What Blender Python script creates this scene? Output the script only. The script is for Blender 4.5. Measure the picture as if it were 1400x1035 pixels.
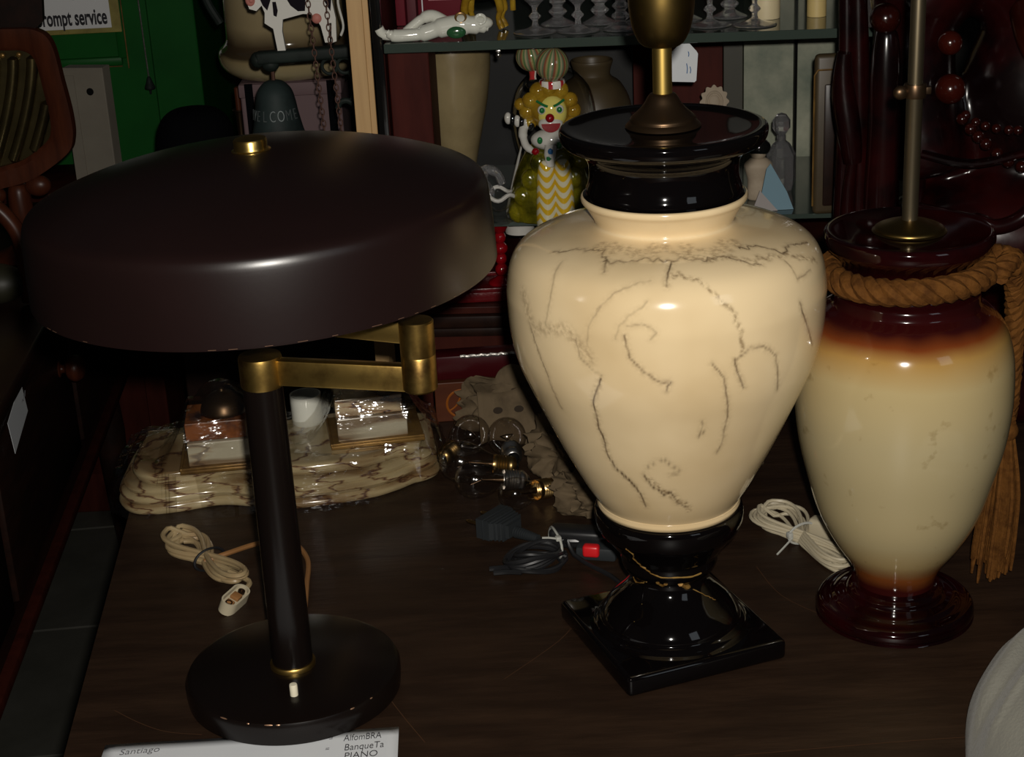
import bpy, bmesh, math, random
import numpy as np
from mathutils import Vector, Matrix, noise, Euler

# ------------------------------------------------------------------ camera, world, lights, exposure
sc = bpy.context.scene
for o in list(bpy.data.objects):
    bpy.data.objects.remove(o)
C = sc.collection
R = math.radians
random.seed(7)

CAM_H, PITCH, ROLL, FPX = 0.76, R(21.3), R(2.9), 2280.0
cam_d = bpy.data.cameras.new('camera')
cam = bpy.data.objects.new('camera', cam_d)
C.objects.link(cam)
F_ = Vector((0, math.cos(PITCH), -math.sin(PITCH)))
U0 = Vector((0, math.sin(PITCH), math.cos(PITCH)))
R0 = Vector((1, 0, 0))
R_ = R0 * math.cos(ROLL) - U0 * math.sin(ROLL)
U_ = U0 * math.cos(ROLL) + R0 * math.sin(ROLL)
m = Matrix((R_, U_, -F_)).transposed().to_4x4()
m.translation = (0, 0, CAM_H)
cam.matrix_world = m
cam_d.sensor_width = 36
cam_d.lens = FPX / 1400 * 36
cam_d.clip_start = 0.02
sc.camera = cam

w = bpy.data.worlds.new('world')
sc.world = w
w.use_nodes = True
w.node_tree.nodes['Background'].inputs[0].default_value = (0.85, 0.92, 1.0, 1)
w.node_tree.nodes['Background'].inputs[1].default_value = 0.012

# the camera's own flash, just above and right of the lens
fl = bpy.data.lights.new('flash', 'POINT')
fl.energy = 76
fl.shadow_soft_size = 0.011
fl.color = (1.0, 0.95, 0.87)
flo = bpy.data.objects.new('flash', fl)
C.objects.link(flo)
flo.location = (0.024, 0.0, CAM_H + 0.036)

# daylight from the shop window, behind and right of the photographer
wl = bpy.data.lights.new('window_daylight', 'AREA')
wl.shape = 'RECTANGLE'
wl.size, wl.size_y = 0.9, 1.3
wl.energy = 3.5
wl.color = (0.85, 0.93, 1.0)
wlo = bpy.data.objects.new('window_daylight', wl)
C.objects.link(wlo)
wlo.location = (2.2, -1.6, 1.9)
wlo.rotation_euler = (Vector((0.2, 1.6, 0.3)) - wlo.location).to_track_quat('-Z', 'Y').to_euler()

vs = sc.view_settings
vs.view_transform = 'Standard'
vs.look = 'None'
vs.gamma = 1
vs.exposure = 0
vs.use_curve_mapping = False

# ------------------------------------------------------------------ materials
def ramp_set(r, stops):
    e = r.color_ramp.elements
    while len(e) < len(stops):
        e.new(0.5)
    for k, (p, c) in enumerate(stops):
        e[k].position = p
        e[k].color = (*c[:3], 1)

def mat(name, col, rough=0.5, metal=0.0, coat=0.0, var=None, bump=None, spec=0.5, stretch=(1, 1, 1), trans=0.0, sheen=0.0):
    """var = (scale, col2, lo, hi[, detail]); bump = (scale, strength)"""
    m = bpy.data.materials.new(name)
    m.use_nodes = True
    nt = m.node_tree
    b = nt.nodes['Principled BSDF']
    b.inputs['Base Color'].default_value = (*col, 1)
    b.inputs['Roughness'].default_value = rough
    b.inputs['Metallic'].default_value = metal
    b.inputs['Coat Weight'].default_value = coat
    b.inputs['Coat Roughness'].default_value = 0.04
    b.inputs['Specular IOR Level'].default_value = spec
    b.inputs['Transmission Weight'].default_value = trans
    b.inputs['Sheen Weight'].default_value = sheen
    tc = nt.nodes.new('ShaderNodeTexCoord')
    mp = nt.nodes.new('ShaderNodeMapping')
    mp.inputs['Scale'].default_value = stretch
    nt.links.new(tc.outputs['Object'], mp.inputs['Vector'])
    if var:
        n = nt.nodes.new('ShaderNodeTexNoise')
        n.inputs['Scale'].default_value = var[0]
        n.inputs['Detail'].default_value = var[4] if len(var) > 4 else 5
        n.inputs['Roughness'].default_value = 0.62
        nt.links.new(mp.outputs[0], n.inputs['Vector'])
        r = nt.nodes.new('ShaderNodeValToRGB')
        ramp_set(r, [(var[2], col), (var[3], var[1])])
        nt.links.new(n.outputs['Fac'], r.inputs[0])
        nt.links.new(r.outputs[0], b.inputs['Base Color'])
    if bump:
        n2 = nt.nodes.new('ShaderNodeTexNoise')
        n2.inputs['Scale'].default_value = bump[0]
        n2.inputs['Detail'].default_value = 4
        nt.links.new(mp.outputs[0], n2.inputs['Vector'])
        bp = nt.nodes.new('ShaderNodeBump')
        bp.inputs['Strength'].default_value = bump[1]
        bp.inputs['Distance'].default_value = 0.002
        nt.links.new(n2.outputs['Fac'], bp.inputs['Height'])
        nt.links.new(bp.outputs[0], b.inputs['Normal'])
    return m

def film(name, tint=(1, 1, 1), base=0.05, rough=0.04, edge=0.6, bump=None):
    """thin clear sheet: mostly see-through, with a glossy skin stronger at grazing angles"""
    m = bpy.data.materials.new(name)
    m.use_nodes = True
    nt = m.node_tree
    nt.nodes.remove(nt.nodes['Principled BSDF'])
    out = nt.nodes['Material Output']
    t = nt.nodes.new('ShaderNodeBsdfTransparent')
    t.inputs[0].default_value = (*tint, 1)
    g = nt.nodes.new('ShaderNodeBsdfGlossy')
    g.inputs['Roughness'].default_value = rough
    lw = nt.nodes.new('ShaderNodeLayerWeight')
    lw.inputs[0].default_value = 0.5
    fr = nt.nodes.new('ShaderNodeMath')
    fr.operation = 'POWER'
    fr.inputs[1].default_value = 3.0
    nt.links.new(lw.outputs['Facing'], fr.inputs[0])
    ma = nt.nodes.new('ShaderNodeMath')
    ma.operation = 'MULTIPLY_ADD'
    ma.inputs[1].default_value = edge
    ma.inputs[2].default_value = base
    nt.links.new(fr.outputs[0], ma.inputs[0])
    mx = nt.nodes.new('ShaderNodeMixShader')
    nt.links.new(ma.outputs[0], mx.inputs[0])
    nt.links.new(t.outputs[0], mx.inputs[1])
    nt.links.new(g.outputs[0], mx.inputs[2])
    nt.links.new(mx.outputs[0], out.inputs[0])
    if bump:
        n2 = nt.nodes.new('ShaderNodeTexNoise')
        n2.inputs['Scale'].default_value = bump[0]
        bp = nt.nodes.new('ShaderNodeBump')
        bp.inputs['Strength'].default_value = bump[1]
        bp.inputs['Distance'].default_value = 0.002
        nt.links.new(n2.outputs['Fac'], bp.inputs['Height'])
        nt.links.new(bp.outputs[0], g.inputs['Normal'])
    return m

def zramp(name, stops, z0, z1, rough=0.12, coat=0.6, noise_amt=0.02, speck=True):
    """glaze colours that change with height on the pot"""
    m = bpy.data.materials.new(name)
    m.use_nodes = True
    nt = m.node_tree
    b = nt.nodes['Principled BSDF']
    b.inputs['Roughness'].default_value = rough
    b.inputs['Coat Weight'].default_value = coat
    b.inputs['Coat Roughness'].default_value = 0.03
    tc = nt.nodes.new('ShaderNodeTexCoord')
    sx = nt.nodes.new('ShaderNodeSeparateXYZ')
    nt.links.new(tc.outputs['Object'], sx.inputs[0])
    n = nt.nodes.new('ShaderNodeTexNoise')
    n.inputs['Scale'].default_value = 14
    nt.links.new(tc.outputs['Object'], n.inputs['Vector'])
    ad = nt.nodes.new('ShaderNodeMath')
    ad.operation = 'MULTIPLY_ADD'
    ad.inputs[1].default_value = noise_amt
    nt.links.new(n.outputs['Fac'], ad.inputs[0])
    nt.links.new(sx.outputs['Z'], ad.inputs[2])
    mr = nt.nodes.new('ShaderNodeMapRange')
    mr.inputs['From Min'].default_value = z0
    mr.inputs['From Max'].default_value = z1
    nt.links.new(ad.outputs[0], mr.inputs['Value'])
    r = nt.nodes.new('ShaderNodeValToRGB')
    ramp_set(r, stops)
    nt.links.new(mr.outputs[0], r.inputs[0])
    last = r.outputs[0]
    if speck:
        n3 = nt.nodes.new('ShaderNodeTexNoise')
        n3.inputs['Scale'].default_value = 60
        n3.inputs['Detail'].default_value = 6
        nt.links.new(tc.outputs['Object'], n3.inputs['Vector'])
        r3 = nt.nodes.new('ShaderNodeValToRGB')
        ramp_set(r3, [(0.28, (0.72, 0.68, 0.60)), (0.36, (1, 1, 1))])
        nt.links.new(n3.outputs['Fac'], r3.inputs[0])
        mx = nt.nodes.new('ShaderNodeMix')
        mx.data_type = 'RGBA'
        mx.blend_type = 'MULTIPLY'
        mx.inputs[0].default_value = 0.8
        nt.links.new(last, mx.inputs[6])
        nt.links.new(r3.outputs[0], mx.inputs[7])
        last = mx.outputs[2]
    nt.links.new(last, b.inputs['Base Color'])
    return m

M = {}
M['table'] = mat('dark_table_wood', (0.0175, 0.0090, 0.0052), 0.45, var=(7, (0.034, 0.018, 0.0100), 0.40, 0.74, 9), bump=(26, 0.3), stretch=(1.2, 6, 4), spec=0.25)
M['floor'] = mat('grey_floor_tile', (0.070, 0.068, 0.058), 0.55, var=(5, (0.045, 0.044, 0.037), 0.35, 0.7), bump=(40, 0.15), spec=0.2)
M['grout'] = mat('dark_grout', (0.012, 0.012, 0.010), 0.9)
M['wall'] = mat('dim_plaster', (0.030, 0.026, 0.022), 0.9, var=(2, (0.018, 0.016, 0.014), 0.4, 0.7))
M['darkwood'] = mat('near_black_wood', (0.012, 0.006, 0.0045), 0.35, var=(7, (0.022, 0.009, 0.006), 0.4, 0.7), stretch=(5, 1, 5), spec=0.3)
M['redwood'] = mat('dark_red_wood', (0.050, 0.0105, 0.0065), 0.45, var=(6, (0.030, 0.0065, 0.0045), 0.4, 0.7), stretch=(6, 6, 1), spec=0.12)
M['brownwood'] = mat('warm_brown_wood', (0.085, 0.022, 0.009), 0.35, spec=0.3, var=(10, (0.042, 0.011, 0.005), 0.35, 0.7), stretch=(6, 6, 0.8))
M['orangewood'] = mat('orange_brown_wood', (0.090, 0.026, 0.011), 0.45, var=(8, (0.060, 0.017, 0.008), 0.35, 0.7), stretch=(0.8, 5, 6), spec=0.15)
M['pine'] = mat('pale_pine', (0.52, 0.33, 0.14), 0.6, var=(6, (0.42, 0.25, 0.10), 0.35, 0.7), stretch=(14, 14, 0.8))
M['shade'] = mat('dark_brown_enamel', (0.0105, 0.0046, 0.0042), 0.31, spec=0.42, var=(3.2, (0.0085, 0.0038, 0.0035), 0.4, 0.62), bump=(160, 0.012))
M['shade_in'] = mat('shade_inside_white', (0.25, 0.22, 0.18), 0.6)
M['lampbase'] = mat('dark_brown_lacquer', (0.0050, 0.0032, 0.0026), 0.24, spec=0.35)
M['chip'] = mat('worn_metal_chip', (0.35, 0.20, 0.12), 0.4, metal=0.6)
M['brass'] = mat('aged_brass', (0.52, 0.34, 0.095), 0.36, metal=1, var=(26, (0.16, 0.09, 0.028), 0.42, 0.66), bump=(60, 0.1))
M['brass_hi'] = mat('polished_brass', (0.62, 0.42, 0.12), 0.26, metal=1)
M['brass_dull'] = mat('dull_olive_brass', (0.22, 0.145, 0.042), 0.36, metal=1, var=(18, (0.13, 0.085, 0.03), 0.4, 0.7))
M['bronze'] = mat('brown_bronze', (0.085, 0.052, 0.027), 0.36, metal=0.9, var=(20, (0.075, 0.045, 0.028), 0.4, 0.7))
M['steelrod'] = mat('dull_grey_brass_rod', (0.17, 0.14, 0.09), 0.36, metal=0.9, var=(12, (0.11, 0.085, 0.05), 0.4, 0.7), stretch=(1, 1, 0.4))
M['black_glaze'] = mat('black_glaze', (0.0022, 0.0016, 0.0017), 0.05, spec=0.5)
M['ivory'] = mat('ivory_plastic', (0.72, 0.66, 0.50), 0.4)
M['maroon_glaze'] = mat('maroon_glaze', (0.0150, 0.0011, 0.0014), 0.06, coat=0.3, var=(9, (0.0035, 0.0005, 0.0007), 0.38, 0.60))
M['rope'] = mat('brown_rope', (0.115, 0.045, 0.0090), 0.85, var=(90, (0.060, 0.022, 0.0045), 0.4, 0.65), bump=(260, 0.5), spec=0.1)
M['cordcream'] = mat('aged_cream_cord', (0.34, 0.255, 0.135), 0.45, var=(25, (0.30, 0.20, 0.10), 0.4, 0.7))
M['cordwhite'] = mat('cream_white_cord', (0.46, 0.40, 0.28), 0.45)
M['cordtan'] = mat('tan_cord', (0.26, 0.12, 0.04), 0.5)
M['blackplastic'] = mat('black_plastic', (0.011, 0.011, 0.012), 0.35)
M['greyplastic'] = mat('dark_grey_rubber', (0.022, 0.025, 0.027), 0.55, spec=0.2)
M['clearwhite'] = mat('milky_nylon', (0.42, 0.42, 0.38), 0.4)
M['red_button'] = mat('red_plastic', (0.62, 0.012, 0.016), 0.35)
M['paper'] = mat('white_paper', (0.66, 0.68, 0.70), 0.8, var=(3, (0.60, 0.62, 0.65), 0.4, 0.7))
M['ink'] = mat('dark_ink', (0.018, 0.017, 0.022), 0.7)
M['greyink'] = mat('grey_pencil', (0.12, 0.12, 0.13), 0.7)
M['canvas'] = mat('grey_canvas', (0.175, 0.170, 0.140), 0.9, var=(14, (0.135, 0.13, 0.11), 0.35, 0.7), bump=(420, 0.45), sheen=0.2)
M['news'] = mat('yellowed_newsprint', (0.120, 0.086, 0.050), 0.85, var=(22, (0.050, 0.035, 0.020), 0.44, 0.68, 6), spec=0.15)
M['glass'] = film('thin_clear_glass', (0.93, 0.93, 0.92), 0.035, 0.03, 0.95)
M['bulbglass'] = film('bulb_glass', (0.90, 0.88, 0.86), 0.07, 0.09, 0.55)
M['cello'] = film('crinkled_cellophane', (0.95, 0.94, 0.91), 0.10, 0.09, 0.6, bump=(26, 0.5))
M['crystal'] = mat('cut_crystal', (0.90, 0.89, 0.90), 0.05, trans=0.93, coat=0.8)
M['glass_shelf'] = mat('green_edge_glass', (0.055, 0.075, 0.062), 0.10, trans=0.25, coat=0.3)
M['yellowglass'] = mat('yellow_glass', (0.62, 0.54, 0.025), 0.05, trans=0.78, coat=0.9, var=(24, (0.10, 0.10, 0.008), 0.42, 0.62), bump=(60, 1.0))
M['amberglass'] = mat('amber_yellow_glass', (0.52, 0.33, 0.028), 0.08, trans=0.40, coat=0.5, var=(40, (0.34, 0.19, 0.015), 0.4, 0.62))
M['whiteglass'] = mat('white_glass', (0.60, 0.58, 0.53), 0.08, trans=0.15, coat=0.5)
M['redglass'] = mat('deep_red_glass', (0.24, 0.003, 0.007), 0.08, coat=0.5, trans=0.15)
M['greenpaint'] = mat('green_glass_paint', (0.012, 0.13, 0.035), 0.1, coat=0.5)
M['bluepaint'] = mat('blue_glass_paint', (0.02, 0.12, 0.32), 0.1, coat=0.5)
M['blackgl'] = mat('black_dot_glass', (0.006, 0.006, 0.006), 0.1, coat=0.5)
M['screw'] = mat('bright_aluminium', (0.62, 0.60, 0.57), 0.28, metal=1)
M['brassscrew'] = mat('brass_screw_shell', (0.45, 0.30, 0.12), 0.3, metal=1)
M['porcelain'] = mat('white_porcelain', (0.66, 0.66, 0.58), 0.12, coat=0.6)
M['greenporc'] = mat('green_porcelain_spot', (0.04, 0.16, 0.055), 0.15, coat=0.6, var=(40, (0.02, 0.08, 0.03), 0.4, 0.6))
M['greenenamel'] = mat('green_paint', (0.009, 0.105, 0.016), 0.4, var=(3, (0.006, 0.066, 0.011), 0.4, 0.7), spec=0.15)
M['signwhite'] = mat('white_enamel', (0.86, 0.86, 0.86), 0.45, spec=0.2)
M['signyellow'] = mat('yellowed_sign_edge', (0.36, 0.30, 0.07), 0.5, var=(20, (0.20, 0.15, 0.03), 0.4, 0.7))
M['greybox'] = mat('grey_card', (0.27, 0.24, 0.19), 0.8, var=(8, (0.22, 0.19, 0.15), 0.4, 0.7))
M['iron'] = mat('green_black_iron', (0.018, 0.026, 0.022), 0.6, spec=0.2, var=(20, (0.010, 0.014, 0.012), 0.4, 0.6))
M['rust'] = mat('rusty_chain', (0.10, 0.045, 0.03), 0.6, metal=0.4)
M['bell'] = mat('dark_verdigris_bell', (0.022, 0.034, 0.033), 0.62, spec=0.25, var=(16, (0.012, 0.018, 0.018), 0.4, 0.6))
M['cowwhite'] = mat('cow_white_paint', (0.74, 0.72, 0.66), 0.6)
M['cowblack'] = mat('cow_black_paint', (0.012, 0.009, 0.013), 0.7, spec=0.05)
M['goblet'] = mat('clear_crystal', (0.95, 0.94, 0.95), 0.025, trans=0.93, coat=1.0)
M['lacquer_sheen'] = mat('orange_sheen_lacquer', (0.095, 0.017, 0.005), 0.18, var=(8, (0.02, 0.003, 0.0015), 0.36, 0.62), spec=0.45)  # brighter orange copy of the lacquer, the sleeve's sheen painted into its colour
M['pink'] = mat('pink_paint', (0.55, 0.20, 0.16), 0.6)
M['jug'] = zramp('cream_brown_banded_glaze', [(0.0, (0.36, 0.28, 0.14)), (0.10, (0.44, 0.36, 0.20)), (0.17, (0.34, 0.26, 0.13)), (0.20, (0.06, 0.042, 0.022)), (0.26, (0.07, 0.046, 0.024)), (0.36, (0.36, 0.28, 0.15)), (1, (0.44, 0.36, 0.21))], 0.0, 0.26, speck=False)
M['mauve'] = mat('dull_mauve_card', (0.16, 0.10, 0.105), 0.7)
M['blackfelt'] = mat('black_felt', (0.003, 0.003, 0.004), 0.9, spec=0.05)
M['lacquer'] = mat('dark_red_lacquer', (0.0240, 0.0020, 0.0019), 0.20, var=(6, (0.0035, 0.0008, 0.0010), 0.38, 0.60), bump=(14, 0.35), spec=0.45)
M['lacquer_br'] = mat('red_brown_lacquer', (0.036, 0.0042, 0.0018), 0.18, var=(9, (0.007, 0.0009, 0.0007), 0.4, 0.62), spec=0.45)
M['agedmirror'] = mat('tarnished_mirror', (0.36, 0.36, 0.27), 0.5, var=(11, (0.14, 0.165, 0.125), 0.36, 0.66, 7), bump=(20, 0.1), spec=0.25)
M['olive'] = mat('dark_olive_panel', (0.028, 0.026, 0.014), 0.5)
M['mauvewood'] = mat('maroon_panel', (0.062, 0.0120, 0.0085), 0.5, var=(5, (0.034, 0.0065, 0.005), 0.4, 0.7), stretch=(6, 6, 1), spec=0.08)
M['darkpane'] = mat('dark_grey_back_pane', (0.020, 0.020, 0.020), 0.4, spec=0.15)
M['mirrorcream'] = mat('reflected_cream_glaze', (0.29, 0.225, 0.115), 0.3, coat=0.35, var=(10, (0.17, 0.125, 0.06), 0.36, 0.68))  # mottled cream for the vase that stands in for a mirror reflection
M['waxcream'] = mat('cream_wax', (0.62, 0.52, 0.32), 0.5)
M['waxyellow'] = mat('yellow_wax', (0.56, 0.42, 0.17), 0.5)
M['gilt'] = mat('worn_gilt', (0.30, 0.17, 0.045), 0.35, metal=0.5, var=(20, (0.12, 0.06, 0.02), 0.4, 0.65))
M['stonebeige'] = mat('beige_stone', (0.36, 0.29, 0.21), 0.7, var=(24, (0.26, 0.20, 0.14), 0.4, 0.7))
M['redcloth'] = mat('wine_red_cloth', (0.12, 0.014, 0.024), 0.6, var=(5, (0.08, 0.010, 0.016), 0.4, 0.6))
M['bookred'] = mat('wine_red_binding', (0.120, 0.012, 0.020), 0.5, spec=0.15)
M['pinklabel'] = mat('pink_label', (0.42, 0.16, 0.18), 0.7)
M['bluecloth'] = mat('blue_grey_card', (0.14, 0.24, 0.30), 0.7)
M['palecard'] = mat('pale_grey_card', (0.30, 0.27, 0.26), 0.7)
M['brownframe'] = mat('olive_brown_frame', (0.060, 0.042, 0.020), 0.45, var=(9, (0.036, 0.024, 0.012), 0.4, 0.7))
M['redtray'] = mat('red_lacquer_tray', (0.100, 0.0045, 0.006), 0.3, bump=(120, 0.4), spec=0.3)
M['redcase'] = mat('dark_wine_lacquer', (0.040, 0.0025, 0.004), 0.3, spec=0.3)
M['silver'] = mat('silver_edge', (0.40, 0.38, 0.35), 0.3, metal=0.8, bump=(200, 0.4))
M['inlay'] = mat('orange_inlay', (0.26, 0.075, 0.010), 0.5, spec=0.15)
M['orangemarble'] = mat('orange_brown_marble', (0.22, 0.068, 0.018), 0.2, coat=0.3, var=(16, (0.030, 0.014, 0.014), 0.46, 0.58, 6))
M['ribmetal'] = mat('fluted_brass_grey', (0.30, 0.235, 0.10), 0.27, metal=0.95, var=(10, (0.13, 0.10, 0.05), 0.4, 0.7))

def marble_mat(name, a, b, c, scale=7):
    m = bpy.data.materials.new(name)
    m.use_nodes = True
    nt = m.node_tree
    bs = nt.nodes['Principled BSDF']
    bs.inputs['Roughness'].default_value = 0.16
    bs.inputs['Coat Weight'].default_value = 0.5
    tc = nt.nodes.new('ShaderNodeTexCoord')
    mp = nt.nodes.new('ShaderNodeMapping')
    mp.inputs['Scale'].default_value = (0.8, 0.8, 5.0)
    mp.inputs['Rotation'].default_value = (0.12, 0.25, 0.4)
    nt.links.new(tc.outputs['Object'], mp.inputs[0])
    wv = nt.nodes.new('ShaderNodeTexWave')
    wv.inputs['Scale'].default_value = scale
    wv.inputs['Distortion'].default_value = 6.5
    wv.inputs['Detail'].default_value = 4
    wv.inputs['Detail Scale'].default_value = 3.0
    nt.links.new(mp.outputs[0], wv.inputs[0])
    r = nt.nodes.new('ShaderNodeValToRGB')
    ramp_set(r, [(0.0, c), (0.045, b), (0.20, a), (1.0, a)])
    nt.links.new(wv.outputs['Fac'], r.inputs[0])
    n = nt.nodes.new('ShaderNodeTexNoise')
    n.inputs['Scale'].default_value = 14
    nt.links.new(mp.outputs[0], n.inputs['Vector'])
    r2 = nt.nodes.new('ShaderNodeValToRGB')
    ramp_set(r2, [(0.38, (0.40, 0.28, 0.20)), (0.56, (1, 1, 1))])
    nt.links.new(n.outputs['Fac'], r2.inputs[0])
    mx = nt.nodes.new('ShaderNodeMix')
    mx.data_type = 'RGBA'
    mx.blend_type = 'MULTIPLY'
    mx.inputs[0].default_value = 0.85
    nt.links.new(r.outputs[0], mx.inputs[6])
    nt.links.new(r2.outputs[0], mx.inputs[7])
    nt.links.new(mx.outputs[2], bs.inputs['Base Color'])
    return m
M['marble'] = marble_mat('cream_brown_marble', (0.42, 0.335, 0.19), (0.28, 0.18, 0.09), (0.115, 0.060, 0.040), 11)
M['marble_lt'] = marble_mat('pale_veined_marble', (0.46, 0.42, 0.32), (0.40, 0.33, 0.23), (0.22, 0.18, 0.14), 4)
M['marble_vein'] = marble_mat('purple_veined_marble', (0.52, 0.40, 0.25), (0.38, 0.20, 0.09), (0.030, 0.020, 0.030), 9)

def stripes(name, cols, axis='Z', freq=60, distort=0.0, chevron=0.0):
    """hard repeated colour bands (glass cane work)"""
    m = bpy.data.materials.new(name)
    m.use_nodes = True
    nt = m.node_tree
    b = nt.nodes['Principled BSDF']
    b.inputs['Roughness'].default_value = 0.07
    b.inputs['Coat Weight'].default_value = 0.6
    tc = nt.nodes.new('ShaderNodeTexCoord')
    sx = nt.nodes.new('ShaderNodeSeparateXYZ')
    nt.links.new(tc.outputs['Object'], sx.inputs[0])
    if axis == 'ANGLE':
        at = nt.nodes.new('ShaderNodeMath')
        at.operation = 'ARCTAN2'
        nt.links.new(sx.outputs['X'], at.inputs[0])
        nt.links.new(sx.outputs['Y'], at.inputs[1])
        src = at.outputs[0]
    else:
        src = sx.outputs[axis]
    if chevron:
        ab = nt.nodes.new('ShaderNodeMath')
        ab.operation = 'SINE'
        k = nt.nodes.new('ShaderNodeMath')
        k.operation = 'MULTIPLY'
        k.operation = 'MULTIPLY_ADD'
        k.inputs[1].default_value = 160
        k.inputs[2].default_value = -0.48
        nt.links.new(sx.outputs['X'], k.inputs[0])
        nt.links.new(k.outputs[0], ab.inputs[0])
        a2 = nt.nodes.new('ShaderNodeMath')
        a2.operation = 'ABSOLUTE'
        nt.links.new(ab.outputs[0], a2.inputs[0])
        a3 = nt.nodes.new('ShaderNodeMath')
        a3.operation = 'MULTIPLY_ADD'
        a3.inputs[1].default_value = chevron
        nt.links.new(a2.outputs[0], a3.inputs[0])
        nt.links.new(src, a3.inputs[2])
        src = a3.outputs[0]
    mu = nt.nodes.new('ShaderNodeMath')
    mu.operation = 'MULTIPLY'
    mu.inputs[1].default_value = freq
    nt.links.new(src, mu.inputs[0])
    fr = nt.nodes.new('ShaderNodeMath')
    fr.operation = 'FRACT'
    nt.links.new(mu.outputs[0], fr.inputs[0])
    r = nt.nodes.new('ShaderNodeValToRGB')
    ramp_set(r, cols)
    nt.links.new(fr.outputs[0], r.inputs[0])
    nt.links.new(r.outputs[0], b.inputs['Base Color'])
    return m
M['chevron'] = stripes('yellow_white_feathered_glass', [(0.0, (0.55, 0.34, 0.015)), (0.42, (0.55, 0.34, 0.015)), (0.52, (0.56, 0.52, 0.36)), (0.94, (0.56, 0.52, 0.36)), (1.0, (0.55, 0.34, 0.015))], 'Z', 74, chevron=0.010)
M['cane'] = stripes('multicolour_cane_glass', [(0.0, (0.05, 0.15, 0.05)), (0.2, (0.30, 0.24, 0.10)), (0.4, (0.22, 0.05, 0.03)), (0.6, (0.10, 0.16, 0.09)), (0.8, (0.36, 0.30, 0.18)), (1.0, (0.05, 0.15, 0.05))], 'ANGLE', 1.6)
M['candystripe'] = stripes('red_white_cane_glass', [(0.0, (0.70, 0.66, 0.58)), (0.6, (0.70, 0.66, 0.58)), (0.66, (0.40, 0.03, 0.03)), (0.95, (0.40, 0.03, 0.03)), (1, (0.7, 0.66, 0.58))], 'ANGLE', 1.9)

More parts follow.
